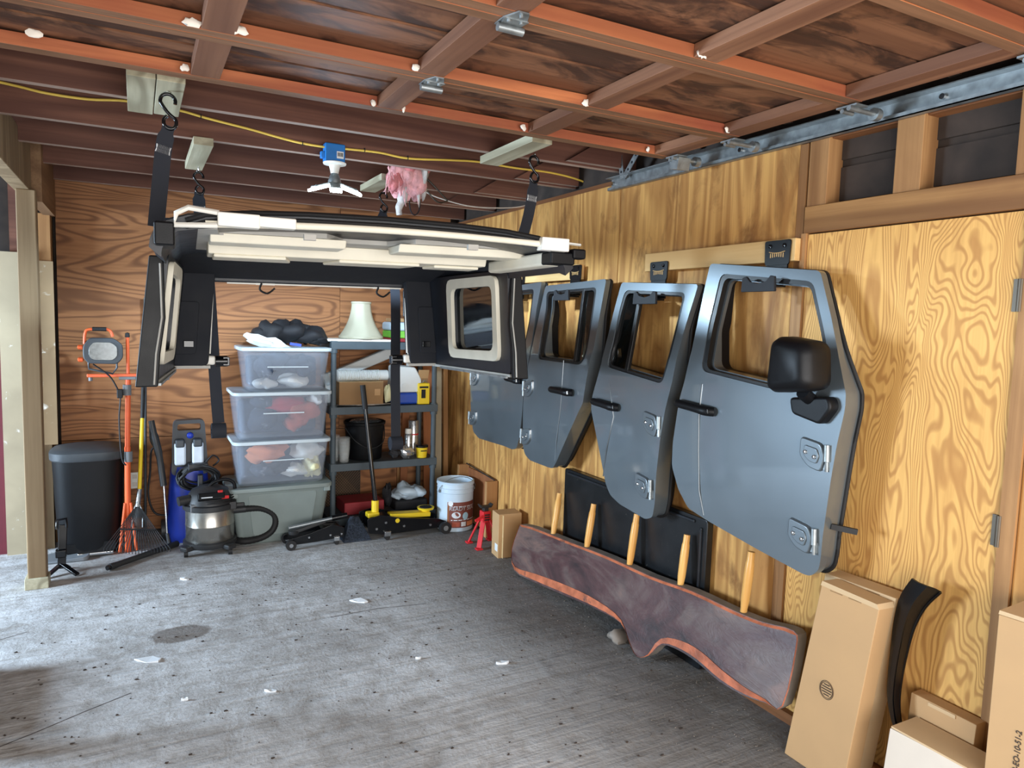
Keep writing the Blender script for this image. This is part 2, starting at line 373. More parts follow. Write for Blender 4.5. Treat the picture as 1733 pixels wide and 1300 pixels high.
# left side: beam on posts, painted trim, end of the partition
wl = sempty('wall_left', (-.6, 5.6, 0))
MB().bb(-.60, -.52, .3, 4.93, 2.29, 2.555).build('beam', 'post_wood', wl, bevel=.004)
MB().bb(-.535, -.47, 4.93, 5.70, 2.24, 2.60).build('plate_beam', 'joist_wood_y', wl)
MB().bb(-.78, -.66, 5.56, 5.66, 0, 1.985).build('painted_trim', 'paint_beige', wl)
MB().bb(-1.1, -.785, 5.6, 5.64, 0, 2.4).build('red_panel', 'paint_maroon', wl)
MB().bb(-.575, -.497, 5.62, 5.70, .95, 2.25).build('stud', 'stud_wood', wl)
MB().bb(-.62, -.484, 5.60, 5.615, .72, 1.94).build('painted_board', 'paint_peeled', wl)
MB().bb(-.60, -.52, 5.62, 5.70, 0, .95).build('stud', 'post_wood', wl)
MB().bb(-.72, -.68, 5.62, 5.70, 1.985, 2.5).build('stud', 'joist_wood', wl)
MB().bb(-.585, -.492, 4.83, 4.923, .06, 2.29).build('post', 'post_wood', wl, bevel=.006)
MB().bb(-.60, -.482, 4.815, 4.93, 0, .065).build('post_base', 'treated_wood', wl, bevel=.004)
MB().bb(-.70, -.607, 3.07, 3.163, 0, 2.29).build('post', 'post_wood', wl, bevel=.006)  # second post, out of view, added to cast the shadow stripe on the floor
# the other bay: side wall with a wide opening that the daylight enters by
ws = struct(MB().bb(-4.0, -3.9, .3, 3.9, 0, 2.7).build('wall_side', 'paint_beige'))
MB().bb(-4.0, -3.9, 3.9, 6.0, 2.25, 2.7).build('lintel', 'stud_wood', ws)
wf = struct(MB().bb(-4.0, 2.6, .18, .3, 2.2, 2.7).build('wall_front', 'paint_beige'))
MB().bb(-.75, -.45, .18, .3, 0, 2.2).build('pier', 'paint_beige', wf)
# ceiling: boards on joists
ce = struct(MB().bb(-4.0, 2.62, .18, 6.0, 2.675, 2.70).build('ceiling', 'sheathing_dark'))
for y in JY:
    MB().bb(-3.9, 2.47, y-.005, y+.035, ZJ, ZJ+.19).build('joist', 'joist_wood', ce, bevel=.003)
    if y < 5.5:
        q = lambda a, b: Vector((a, y-.012, b)); q2 = lambda a, b: Vector((a, y-.047, b))
        MB().prism([(2.46, ZJ+.01), (2.02, ZJ+.01), (2.30, ZJ+.185), (2.46, ZJ+.185)], q, q2).build('rafter_tail', 'joist_wood', ce)
for y in (.8, 1.5, 2.2, 2.75): MB().bb(-3.9, 2.47, y-.005, y+.035, ZJ+.03, ZJ+.19).build('joist', 'joist_wood', ce)
# overhead sectional door, open, lying under the joists
ZD = 2.42
gd = thing('garage_door', 'open wooden sectional garage door with orange rails lying overhead under the joists', 'garage door', (.87, 2.7, ZD))
JT = (2.72, 2.27, 1.71, 1.13, .55); SX = (-.43, .215, .85, 1.495, 2.16)
for i in range(4):
    b, a = JT[i], JT[i+1]; w = .055 if i == 0 else .042
    for (y0, y1) in ((b-w-.002, b-.002), (a+.002, a+.042)):
        MB().bb(-.475, 2.205, y0, y1, ZD, ZD+.04).build('rail', 'rail_orange', gd, bevel=.002)
    for x in SX:
        MB().bb(x-.045, x+.045, a+.043, b-w-.003, ZD+.001, ZD+.04).build('stile', 'stile_brown', gd, bevel=.002)
    nb = 4; n0, n1 = a+.002, b-.002
    for k in range(nb):
        MB().bb(-.475, 2.205, n0+(n1-n0)*k/nb+.003, n0+(n1-n0)*(k+1)/nb-.003, ZD+.041+.004*(k % 2), ZD+.058).build('board', 'board_stained', gd)
rp = random.Random(3)
for (px, py, a) in ((325, 38, 30), (407, 52, 24), (313, 115, 16), (57, 57, 26), (632, 174, 14), (703, 114, 18), (992, 174, 20), (1189, 91, 24), (886, 216, 16), (1232, 220, 18), (1097, 253, 10), (683, 184, 10)):
    p = onz(px, py, ZD+.018); p = p-(p-CAM).normalized()*.03; m = MB(); m.blob(p, (a*.0016, .012, .024), 8, 5, .3, px); m.build('filler_patch', 'filler_white', gd, 60)
for (px, py) in ((731, 140), (866, 36)):
    p = onz(px, py, ZD); m = MB()
    P = [(-.035, -.03), (.035, -.03), (.035, .02), (.015, .07), (-.015, .07), (-.035, .02)]
    m.prism(P, lambda a, b: Vector((p.x+a, p.y-b, ZD-.001)), lambda a, b: Vector((p.x+a, p.y-b, ZD-.005)))
    m.prism([(-.035, .03), (.035, .03), (.02, -.045), (-.02, -.045)], lambda a, b: Vector((p.x+a, p.y-b, ZD-.005)), lambda a, b: Vector((p.x+a, p.y-b, ZD-.008)))
    m.cyl((p.x-.035, p.y+.012, ZD-.016), (p.x+.04, p.y+.012, ZD-.016), .011)
    for (a, b) in ((0, .055), (.018, .02), (-.018, .02), (0, -.035)): m.cyl((p.x+a, p.y-b, ZD-.004), (p.x+a, p.y-b, ZD-.013), .006, 8)
    m.build('hinge', 'steel_galv', gd, 40)
for (y, k) in ((2.62, 0), (2.27, 1), (1.71, 1), (1.13, 1)):
    m = MB(); xx = 2.2
    m.bb(xx-.02, xx+.04, y-.04, y+.04, ZD-.012, ZD-.006)
    m.cyl((xx-.03, y-.018, ZD-.02), (xx+.12, y-.018, ZD-.02), .009, 8); m.cyl((xx+.1, y-.018, ZD-.02), (xx+.125, y-.018, ZD-.02), .022, 12)
    m.cyl((xx-.015, y+.02, ZD-.02), (xx+.04, y+.02, ZD-.02), .008, 8)
    if k == 0: m.box((xx+.03, y, ZD-.035), (.07, .06, .055), rx(12))
    m.build('roller_bracket', 'steel_galv', gd, 40)
tr = thing('garage_door_track', 'galvanised steel garage door track running along the plywood wall top', 'track', (2.35, 3.38, 2.39))
m = MB(); X0, X1, Z0, Z1 = 2.318, 2.392, 2.385, 2.452
m.bb(X0+.045, X1, .3, 3.38, Z0, Z0+.004); m.bb(X0+.072, X1+.001, .3, 3.38, Z0, Z1); m.bb(X0+.03, X1, .3, 3.38, Z1-.004, Z1); m.bb(X0+.045, X0+.049, .3, 3.38, Z0, Z0+.016)
m.build('channel', 'steel_galv', tr)
m = MB()
for (a, b) in (((2.36, 3.24, 2.43), (2.36, 3.285, 2.62)), ((2.36, 3.22, 2.44), (2.36, 3.06, 2.60))):
    m.bar(a, b, .035, .003, (1, 0, 0))
m.build('hanger_strap', 'steel_galv', tr)
for (a, b) in (((2.34, 3.24, 2.43), (2.34, 3.285, 2.62)), ((2.34, 3.22, 2.44), (2.34, 3.06, 2.60))):
    for t in (.2, .4, .6, .8):
        q = Vector(a).lerp(Vector(b), t); MB().cyl(q+Vector((.016, 0, 0)), q+Vector((.019, 0, 0)), .007, 8).build('bolt_hole', 'black_matte', tr)
for y in (3.36, 2.4, 1.5):
    MB().cyl((X0+.06, y, 2.425), (X0+.078, y, 2.425), .01, 8).build('bolt', 'chrome', tr)
# ------------------------------------------------------------------ cleats, hooks, straps, cable, lamp
mat('strap_black', lin(30, 33, 42), .8, bump=.15, bs=400)
mat('stitch', lin(226, 226, 226), .8)
mat('blue_box', lin(24, 118, 196), .45)
mat('led_glow', (1, 1, 1), .4, Emission_Color=(0.82, 0.95, 1.0), Emission_Strength=30.)
mat('label_print', lin(240, 240, 240), .6, var=.02)
mat('pink_wool', lin(226, 168, 170), .95, vs=30, var=.25, bump=.9, bs=90)
mat('pink_deep', lin(206, 126, 128), .95, vs=30, var=.25, bump=.9, bs=90)
mat('grey_wool', lin(196, 192, 188), .95, vs=30, var=.2, bump=.8, bs=90)
ZC = ZJ-.04
def cleat(x0, x1, y0, y1, label, group=None):
    o = MB().bb(x0, x1, y0, y1, ZC, ZJ-.001).build('lumber_cleat', 'treated_wood', None, bevel=.003); tag(o, label, 'lumber', group); return o
cleat(-.02, .071, 2.85, 3.36, 'pale treated lumber cleat beside the hook carrying the hanging strap near the door track')
bpy.data.objects['lumber_cleat']['label'] = 'pale treated lumber cleat with swirling grain and no hook screwed into it'
cleat(.074, .166, 2.85, 3.34, 'pale weathered cleat holding the hook of the strap that hangs nearest the post')
cleat(.253, .343, 3.82, 4.5, 'short treated lumber cleat with hook above the corner of the hardtop by the work light')
cleat(1.575, 1.68, 2.85, 3.40, 'pale lumber cleat under the joists beside the galvanised track with a hook screwed in')
cleat(1.28, 1.38, 4.13, 4.58, 'grey treated lumber cleat half hidden behind the pink insulation')
def shook(px, py, y, label, ln=.125):
    p = ony(px, py, y); t = thing('s_hook', label, 'hook', (p.x, p.y, p.z-ln)); r = ln*.2; zt = p.z
    pts = []
    for k in range(9):
        a = math.radians(-20+k*27.5); pts.append((p.x+r*math.cos(a), y, zt-r*1.1+r*math.sin(a)))
    pts += [(p.x-.004, y, zt-ln*.52)]
    for k in range(11):
        a = math.radians(75-k*32); pts.append((p.x+.006+r*.85*math.cos(a), y, zt-ln+r*.9+r*.95*math.sin(a)))
    MB().tube(catmull(pts, 2), .0065, 8).build('hook_wire', 'black_gloss', t, 60)
    MB().tube([(p.x, y, ZC+.001), (p.x, y, zt+.012), (p.x+.009, y, zt+.004), (p.x, y, zt-.006), (p.x-.009, y, zt+.004)], .004, 6).build('screw_eye', 'chrome', t, 60)
    return Vector((p.x+.002, y, zt-ln+.01))
def strap(path, w, label, stitchlen=.07, roll=None, up=(0, 1, 0)):
    path = [Vector(q) for q in path]; t = thing('hoist_strap', label, 'strap', tuple(path[0]))
    m = MB(); L = catmull(path, 5); n = len(L); vv = []
    for i, q in enumerate(L):
        ww = w*(.75 if i < 3 else 1.)*.5; d = (L[min(i+1, n-1)]-L[max(i-1, 0)]).normalized(); s_ = d.cross(Vector(up)).normalized(); nn = s_.cross(d)
        vv += [q-s_*ww-nn*.0015, q+s_*ww-nn*.0015, q+s_*ww+nn*.0015, q-s_*ww+nn*.0015]
    m.add(vv, [(i*4+k, i*4+(k+1) % 4, i*4+4+(k+1) % 4, i*4+4+k) for i in range(n-1) for k in range(4)] + [(0, 3, 2, 1), tuple((n-1)*4+k for k in range(4))])
    m.build('webbing', 'strap_black', t)
    q0 = path[0]; d = (path[1]-path[0]).normalized(); s_ = d.cross(Vector(up)).normalized(); nn = s_.cross(d); nn = nn if nn.y < 0 else -nn
    m = MB(); pts = []
    for k in range(13):
        pts.append(q0+d*(.075+(.028 if k % 2 else 0))+s_*((k/12-.5)*w*.85)+nn*.0035)
    m.tube(pts, .0014, 4); pts = [p+d*.0 for p in pts]
    m.tube([q0+d*(.075+(0 if k % 2 else .028))+s_*((k/12-.5)*w*.85)+nn*.0035 for k in range(13)], .0014, 4)
    tag(m.build('stitching', 'stitch', t), kind='stuff')
    if roll:
        e = path[-1]; m = MB(); sp = []
        for k in range(40):
            a = k*.5; r = .008+.0011*k; sp.append((r*math.cos(a), r*math.sin(a)))
        N = len(sp)
        m.add([Vector((e.x-w*.62, e.y+a, e.z-.045+b)) for (a, b) in sp]+[Vector((e.x+w*.62, e.y+a, e.z-.045+b)) for (a, b) in sp], [(i, i+1, i+1+N, i+N) for i in range(N-1)])
        m.tube([(e.x-w*.6, e.y, e.z-.045), (e.x+w*.6, e.y, e.z-.045)], .045, 14)
        m.build('rolled_tail', 'strap_black', t, 60)
    return t
hFL = shook(284, 158, 2.97, 'black S hook under the weathered double cleat, nearest the post')
hFR = shook(904, 264, 3.09, 'black S hook in the cleat beside the galvanised track')
hRL = shook(336, 291, 4.40, 'small black S hook under the short cleat over the hardtop', .12)
hRR = shook(649, 326, 4.48, 'black S hook beside the dangling pink insulation', .12)
HO = Vector((.80, 2.5, 0)); HA = math.radians(3.4); HU = Vector((math.cos(HA), -math.sin(HA), 0)); HV = Vector((math.sin(HA), math.cos(HA), 0))
def H(u, v, z): return HO+HU*u+HV*v+Vector((0, 0, z+.012*u))
strap([hFL]+[ony(a, b, 2.98) for a, b in ((277, 250), (271, 310), (266, 362), (264, 384))], .056, 'long black strap hanging down past the outer corner of the hardtop beside the post')
strap([hFR, hFR+Vector((-.01, 0, -.1)), (1.70, 3.13, 2.08), (1.655, 3.15, 1.97), (1.62, 3.16, 1.85)], .058, 'black strap going down behind the hardtop edge towards the plywood wall')
zb = ony(370, 716, 4.47).z
strap([hRL, (hRL.x+.004, 4.42, hRL.z-.1), (ony(352, 470, 4.46).x, 4.46, 1.86), (ony(364, 640, 4.47).x, 4.47, 1.25), (ony(370, 712, 4.47).x, 4.47, zb)], .065, 'black strap with rolled tail hanging beside the clear bins', roll=True)
zb = ony(672, 745, 4.47).z
strap([hRR, (hRR.x+.004, 4.49, hRR.z-.1), (ony(668, 480, 4.52).x, 4.52, 1.86), (ony(669, 640, 4.50).x, 4.50, 1.25), (ony(670, 735, 4.50).x, 4.50, zb+.02)], .065, 'black strap with rolled tail hanging in front of the shelf unit', roll=True)
# yellow cable along the second joist
yc = thing('yellow_cable', 'yellow electrical cable looped along the ceiling joist to the lamp box', 'cable', tuple(ony(300, 190, 3.83)))
YL = 3.845
for P in (((-30, 132), (30, 146), (80, 158), (150, 168), (215, 171), (300, 186), (350, 200), (420, 218), (500, 240), (556, 250)), ((584, 252), (640, 258), (690, 268), (760, 271), (810, 274), (870, 284), (930, 292), (975, 303), (1010, 318))):
    MB().tube(catmull([ony(a, b, YL-.015) for a, b in P], 5), .006, 8).build('cable_run', 'yellow_cable', yc, 60)
m = MB()
for (a, b) in ((512, 243), (617, 254), (690, 267), (340, 197)):
    p = ony(a, b, YL-.015); c = MB(); c.box(p, (.004, .016, .02)); c.build('staple', 'black_matte', yc)
wc = thing('white_cable', 'thin white cable crossing the joists behind the pink insulation', 'cable', tuple(ony(800, 352, 4.43)))
MB().tube(catmull([ony(a, b, 4.435) for a, b in ((715, 322), (740, 334), (790, 348), (840, 352), (880, 350), (905, 342))], 5), .004, 6).build('cable_run', 'off_white', wc, 60)
wl2 = thing('brown_wire', 'bent brown wire loop hanging by the pink insulation', 'wire', tuple(ony(735, 330, 4.40)))
MB().tube(catmull([ony(a, b, 4.42) for a, b in ((716, 296), (735, 315), (752, 334), (757, 340), (745, 343), (735, 338), (724, 324))], 4), .005, 6).build('wire_loop', 'steel_dark', wl2, 60)
bl = thing('black_wire_loop', 'thin black wire loop dangling beside the pink insulation', 'wire', tuple(ony(702, 330, 4.47)))
pts = [ony(702+9*math.cos(a), 344+20*math.sin(a), 4.475) for a in [k*math.pi/10 for k in range(21)]]
MB().tube([Vector((pts[15].x, 4.475, ZJ+.002))]+pts[15:]+pts[:16], .004, 6).build('wire_loop', 'black_matte', bl, 60)
# lamp: blue junction box, white holder, folding LED lamp
lp = ony(568, 270, 3.80); LX, LY = lp.x, lp.y
jb = thing('lamp_fixture', 'blue junction box with white holder and glowing three-panel LED lamp', 'lamp', (LX, LY, 2.2))
zb_ = ony(566, 276, LY).z
MB().box((LX, LY+.035, zb_+.055), (.105, .06, .095)).build('junction_box', 'blue_box', jb, bevel=.006)
m = MB(); m.box((LX-.062, LY+.03, zb_+.04), (.02, .03, .035)); m.build('cable_clamp', 'blue_box', jb, bevel=.004)
lb = MB().box((LX+.025, LY+.0035, zb_+.045), (.036, .002, .036)).build('label', 'label_print', jb)
for k in range(4): MB().box((LX+.014+k*.0075, LY+.002, zb_+.047), (.0045, .0015, .02)).build('label_bar', 'black_matte', lb)
MB().lathe([(.02, -.05), (.024, -.03), (.03, -.008), (.058, -.004), (.06, .004), (.05, .008)], 24, (LX, LY+.02, zb_)).build('lamp_holder', 'white_plastic', jb, 40)
m = MB(); m.lathe([(.012, -.13), (.03, -.12), (.034, -.09), (.026, -.065), (.018, -.05)], 16, (LX, LY+.02, zb_)); m.build('lamp_body', 'steel_galv', jb, 40)
for k, an in enumerate((200, 262, 330)):
    a = math.radians(an); d = Vector((math.cos(a), math.sin(a)*.8, -.35)).normalized(); c0 = Vector((LX, LY+.02, zb_-.105))
    R = orient(c0, c0+d)
    pp = MB().box(c0+d*.085, (.06, .014, .125), R).build('led_panel', 'led_glow', jb, bevel=.004)
    MB().box(c0+d*.075+R @ Vector((0, .012, 0)), (.054, .01, .104), R).build('panel_back', 'steel_galv', pp, bevel=.003)
    for s_ in (-1, 1): MB().tube([c0+d*.02+R @ Vector((s_*.02, .0, 0)), c0+d*.12+R @ Vector((s_*.02, .018, 0))], .003, 6).build('panel_rib', 'steel_galv', pp)
ll = bpy.data.lights.new('led_light', 'SPOT'); ll.spot_size = math.radians(172); ll.spot_blend = .25; ll.energy = 215; ll.color = (.62, .82, 1.0); ll.shadow_soft_size = .07
lo = bpy.data.objects.new('led_light', ll); COL.objects.link(lo); lo.location = (LX, LY-.03, zb_-.2)
# pink insulation tuft
pi = thing('insulation_tuft', 'torn tuft of pink insulation hanging from the joists', 'insulation', tuple(ony(685, 300, 3.9)))
YP = 4.02
for i, (px, py, w, h, mt) in enumerate(((690, 262, .20, .16, 'pink_wool'), (668, 252, .12, .1, 'grey_wool'), (694, 285, .17, .18, 'pink_deep'), (680, 300, .13, .16, 'pink_wool'), (700, 308, .13, .16, 'pink_wool'), (668, 308, .08, .1, 'pink_deep'), (690, 246, .24, .07, 'grey_wool'), (712, 296, .07, .2, 'grey_wool'))):
    p = ony(px, py, YP); MB().blob(p, (w*1.15, .13, h*1.2), 22, 14, .3, i+3).build('fibre_clump', mt, pi, 60)
m = MB(); m.tube(catmull([ony(a, b, YP) for a, b in ((683, 300), (684, 320), (680, 340), (675, 352), (676, 364))], 4), [.04]*5+[.03]*4+[.022]*4+[.018]*4, 8); m.build('hanging_strand', 'grey_wool', pi, 60)
rr = random.Random(9)
m = MB()
for k in range(14):
    x = 655+rr.random()*62; y = 262+rr.random()*50; a = [ony(x, y, YP-.05), ony(x+rr.uniform(-6, 6), y+18, YP-.06), ony(x+rr.uniform(-9, 9), y+30+rr.random()*20, YP-.04)]
    m.tube(catmull(a, 3), [.004]*4+[.002]*3, 4)
tag(m.build('loose_fibre', 'pink_wool', pi, 60), kind='stuff')

# ------------------------------------------------------------------ the hardtop slung under the joists
mat('hardtop_black', lin(26, 29, 36), .38, var=.1, bump=.12, bs=500)
mat('headliner', lin(22, 25, 33), .8, bump=.1, bs=400)
mat('cream_foam', lin(232, 226, 208), .6, var=.05, bump=.05, bs=200)
mat('grey_foam', lin(176, 174, 168), .7, var=.08)
mat('tint_glass', lin(14, 17, 20), .04, var=.02, Transmission_Weight=.2, Specular_IOR_Level=.6)
ht = thing('vehicle_hardtop', 'black vehicle hardtop with cream inner channels slung from straps under the joists', 'car roof', tuple(H(0, 0, 1.37)))
PRO = [(.765, 1.86), (.762, 1.885), (.748, 1.915), (.715, 1.945), (.65, 1.967), (.5, 1.983), (.3, 1.992), (0, 1.996)]
FULL = [(-a, b) for a, b in PRO]+[(a, b) for a, b in reversed(PRO[:-1])]
def roofpt(k, v, inner=False):
    u, z = FULL[k]; e = max(0, (v-1.35)/.4); u *= (1-.10*e); z -= .05*e*e*(1 if z > 1.95 else .3)
    if v < .05: z -= .012*(1-v/.05)
    if inner: u *= .955; z -= .03+ (.012 if z > 1.95 else 0)
    return H(u, v, z)
VS = [0, .02, .05, .3, .6, .9, 1.2, 1.4, 1.55, 1.68, 1.74]
nk = len(FULL); m = MB()
for inner in (0, 1):
    m.add([roofpt(k, v, inner) for v in VS for k in range(nk)], [(i*nk+k, i*nk+k+1, (i+1)*nk+k+1, (i+1)*nk+k) for i in range(len(VS)-1) for k in range(nk-1)])
for v in (VS[0], VS[-1]):
    m.add([roofpt(k, v) for k in range(nk)]+[roofpt(k, v, 1) for k in range(nk)], [(k, k+1, nk+k+1, nk+k) for k in range(nk-1)])
for k in (0, nk-1):
    m.add([roofpt(k, v) for v in VS]+[roofpt(k, v, 1) for v in VS], [(i, i+1, len(VS)+i+1, len(VS)+i) for i in range(len(VS)-1)])
roof = m.build('roof_shell', 'hardtop_black', ht, 40)
# black seal ribs along the front lip
for (dz, dv, r) in ((-.008, -.012, .009), (-.03, -.016, .007)):
    MB().tube([H(u*.92, dv, z+dz) for u, z in FULL[3:-3]], r, 6).build('front_seal', 'black_rubber', roof, 60)
# headliner: level black lining that drops to the rear header
ZL = 1.945
def lin_pt(a, b):
    u = -.72+1.44*a; v = .03+1.64*b; z = ZL+.02*(1-(u/.72)**2)*(1-b)
    if b > .62: z -= .115*((b-.62)/.38)**1.4
    return H(u*(1-.1*max(0, b-.7)), v, z)
m = MB(); m.grid(lin_pt, 12, 14); m.build('headliner', 'headliner', ht, 50)
MB().bar(H(-.60, 1.70, 1.835), H(.60, 1.70, 1.835), .05, .05).build('rear_header', 'hardtop_black', ht, bevel=.01)
MB().bar(H(-.46, 1.69, 1.807), H(.52, 1.69, 1.807), .012, .008).build('rear_seal', 'white_plastic', ht)
for u in (-.26, .40):
    t_ = MB().bar(H(u-.05, 1.69, 1.812), H(u+.05, 1.69, 1.812), .016, .022).build('seal_clip', 'white_plastic', ht)
    MB().tube(catmull([H(u-.02, 1.68, 1.81), H(u-.03, 1.68, 1.775), H(u+.01, 1.68, 1.755), H(u+.05, 1.68, 1.785)], 4), .006, 6).build('wire_loop', 'black_rubber', t_, 60)
# cream front rail and latch covers
MB().tube([H(-.60+1.32*k/12, -.014, 1.93+.018*(1-((k-6)/6)**2)) for k in range(13)], .0125, 8).build('front_rail', 'cream_foam', ht, 60)
for u in (-.27, .33): MB().bar(H(u-.02, .005, 1.908), H(u+.02, .005, 1.908), .02, .02).build('rail_clip', 'grey_foam', ht)
def flat(pts, z, th, name, mt, par, bev=.003):
    m = MB(); m.prism(pts, lambda a, b: H(a, b, z), lambda a, b: H(a, b, z+th)); return m.build(name, mt, par, bevel=bev)
lc = MB(); lc.box(H(-.50, -.02, 1.945), (.13, .05, .045), rz(-3)); lc.box(H(-.38, -.02, 1.945), (.12, .045, .035), rz(-3))
lc.build('latch_cover', 'white_plastic', ht, bevel=.005)
m = MB(); m.tube([H(-.565, -.03, 1.925), H(-.69, -.03, 1.918), H(-.685, -.03, 1.955), H(-.65, -.03, 1.975), H(-.56, -.03, 1.965)], .0095, 6); m.build('latch_loop', 'white_plastic', ht, 60)
m = MB(); m.box(H(.66, -.02, 1.935), (.12, .05, .05), rz(-3)); m.tube([H(.68, -.03, 1.945), H(.78, -.03, 1.94)], .006, 6); m.build('latch_cover', 'white_plastic', ht, bevel=.005)
m = MB(); m.box(H(.71, .03, 1.885), (.11, .09, .05), rz(-3)); m.box(H(.78, .0, 1.905), (.06, .05, .04), rz(-3)); m.build('corner_latch', 'black_plastic', ht, bevel=.008)
m = MB(); m.box(H(-.72, .04, 1.89), (.06, .16, .075), rz(-3)); m.build('corner_bracket', 'black_plastic', ht, bevel=.008)
# cream cross channel with raised pads
ch0 = flat([(-.60, .27), (-.17, .25), (-.08, .40), (.10, .40), (.18, .25), (.7, .25), (.72, .82), (.64, 1.18), (.56, 1.18), (.53, .80), (-.60, .82)], ZL-.012, .02, 'channel_plate', 'grey_foam', ht)
def ridge(u0, u1, v0, v1, dz, nm):
    m = MB(); e = .03; pr = [(v0, ZL-.012), (v0+.02, ZL-dz), (v1-.02, ZL-dz), (v1, ZL-.012)]
    m.add([H(u0, v, z) for v, z in pr]+[H(u0+e, v, z) for v, z in pr]+[H(u1-e, v, z) for v, z in pr]+[H(u1, v, z) for v, z in pr], [(0, 1, 2, 3), (12, 15, 14, 13)]+[(r*4+i, r*4+4+i, r*4+4+(i+1) % 4, r*4+(i+1) % 4) for r in range(3) for i in range(4)])
    return m.build(nm, 'cream_foam', ht, bevel=.006)
ridge(-.58, -.09, .27, .46, .045, 'channel_ridge'); ridge(.12, .70, .27, .46, .045, 'channel_ridge')
ch = ridge(-.58, .62, .56, .82, .065, 'cross_channel')
for P in ([(-.56, .58), (-.28, .58), (-.24, .77), (-.56, .77)], [(-.06, .58), (.30, .58), (.26, .77), (-.10, .77)], [(.38, .62), (.6, .62), (.6, .75), (.36, .75)]):
    flat(P, ZL-.078, .014, 'raised_pad', 'cream_foam', ch, .006)
flat([(-.70, .10), (-.56, .10), (-.55, .26), (-.50, .30), (-.50, .82), (-.56, 1.0), (-.66, .98), (-.70, .6)], ZL-.02, .012, 'corner_pad', 'grey_foam', ht)
MB().bar(H(.70, .05, 1.885), H(.705, .66, 1.885), .085, .055).build('door_rail', 'cream_foam', ht, bevel=.012)
# sides
for s_ in (-1, 1):
    def SP(v, z, d=0, s_=s_):
        k = (1.875-z)/.505; u = .755+.055*k-d - .06*max(0, (v-1.0)/.7); return H(s_*u, v, z)
    out = [(.56, 1.87), (.60, 1.37), (1.66, 1.35), (1.60, 1.87)]
    win = roundpoly([(.72, 1.80), (.76, 1.475), (1.30, 1.46), (1.26, 1.80)], .05)
    sp = MB().sheet(roundpoly(out, .03), [win], .12, lambda v, z: SP(v, z), lambda v, z: SP(v, z, .035)).build('side_panel', 'hardtop_black', ht, 40)
    wo = roundpoly([(.665, 1.85), (.705, 1.425), (1.36, 1.41), (1.315, 1.85)], .06)
    MB().sheet(wo, [win], .2, lambda v, z: SP(v, z, .055), lambda v, z: SP(v, z, .034)).build('window_frame', 'cream_foam', sp, 40)
    MB().sheet(win, [], .5, lambda v, z: SP(v, z, .014), lambda v, z: SP(v, z, .018)).build('window_glass', 'tint_glass', sp, 40)
    MB().bar(SP(.60, 1.362, .02), SP(1.66, 1.345, .02), .045, .014).build('bottom_seal', 'grey_foam', sp)
    MB().bar(SP(.62, 1.353, .05), SP(1.5, 1.34, .05), .012, .01).build('seal_channel', 'steel_galv', sp)
    # flange at the front edge: narrow above, wide at the foot
    FL_ = [(.74, 1.86), (.79, 1.86), (.845, 1.35), (.765, 1.35), (.755, 1.48), (.735, 1.62)]
    MB().prism(FL_, lambda a, b: H(s_*a, .545, b), lambda a, b: H(s_*a, .575, b)).build('front_flange', 'black_plastic', sp, bevel=.006)
    MB().tube([H(s_*.752, .54, 1.83), H(s_*.748, .54, 1.62), H(s_*.77, .54, 1.48), H(s_*.778, .54, 1.36)], .004, 6).build('flange_seal', 'grey_foam', sp, 60)
    # rear pillar facing forward, strut, bracket, knob
    rp_ = MB().prism(roundpoly([(.52, 1.86), (.745, 1.86), (.765, 1.36), (.56, 1.355), (.535, 1.70)], .03), lambda a, b: H(s_*a, 1.60, b), lambda a, b: H(s_*a, 1.66, b)).build('rear_pillar', 'headliner', ht, bevel=.008)
    MB().prism(roundpoly([(.60, 1.70), (.715, 1.70), (.73, 1.42), (.62, 1.42)], .02), lambda a, b: H(s_*a, 1.592, b), lambda a, b: H(s_*a, 1.602, b)).build('pillar_trim', 'headliner', rp_, bevel=.004)
    MB().tube([H(s_*.545, 1.70, 1.80), H(s_*.548, 1.70, 1.64)], .011, 8).build('strut_body', 'black_gloss', ht, 60)
    MB().tube([H(s_*.548, 1.70, 1.64), H(s_*.565, 1.70, 1.40)], .005, 6).build('strut_rod', 'black_gloss', ht, 60)
    MB().tube([H(s_*.535, 1.645, 1.75), H(s_*.552, 1.645, 1.42)], .006, 6).build('pillar_seal', 'white_plastic', ht, 60)
    m = MB(); m.box(H(s_*.56, 1.64, 1.385), (.07, .05, .05)); m.box(H(s_*.575, 1.64, 1.42), (.04, .04, .05)); m.build('hinge_bracket', 'white_plastic', ht, bevel=.012)
    m = MB(); m.cyl(H(s_*.525, 1.66, 1.378), H(s_*.46, 1.66, 1.378), .03, 12); m.box(H(s_*.47, 1.66, 1.378), (.035, .05, .05)); m.build('clamp_knob', 'black_gloss', ht, bevel=.004)
    MB().bar(H(s_*.55, 1.63, 1.35), H(s_*.77, 1.63, 1.35), .05, .016).build('rear_sill', 'grey_foam', ht)
    MB().box(H(s_*.655, 1.588, 1.475), (.05, .012, .035)).build('pillar_socket', 'black_gloss', ht, bevel=.003)
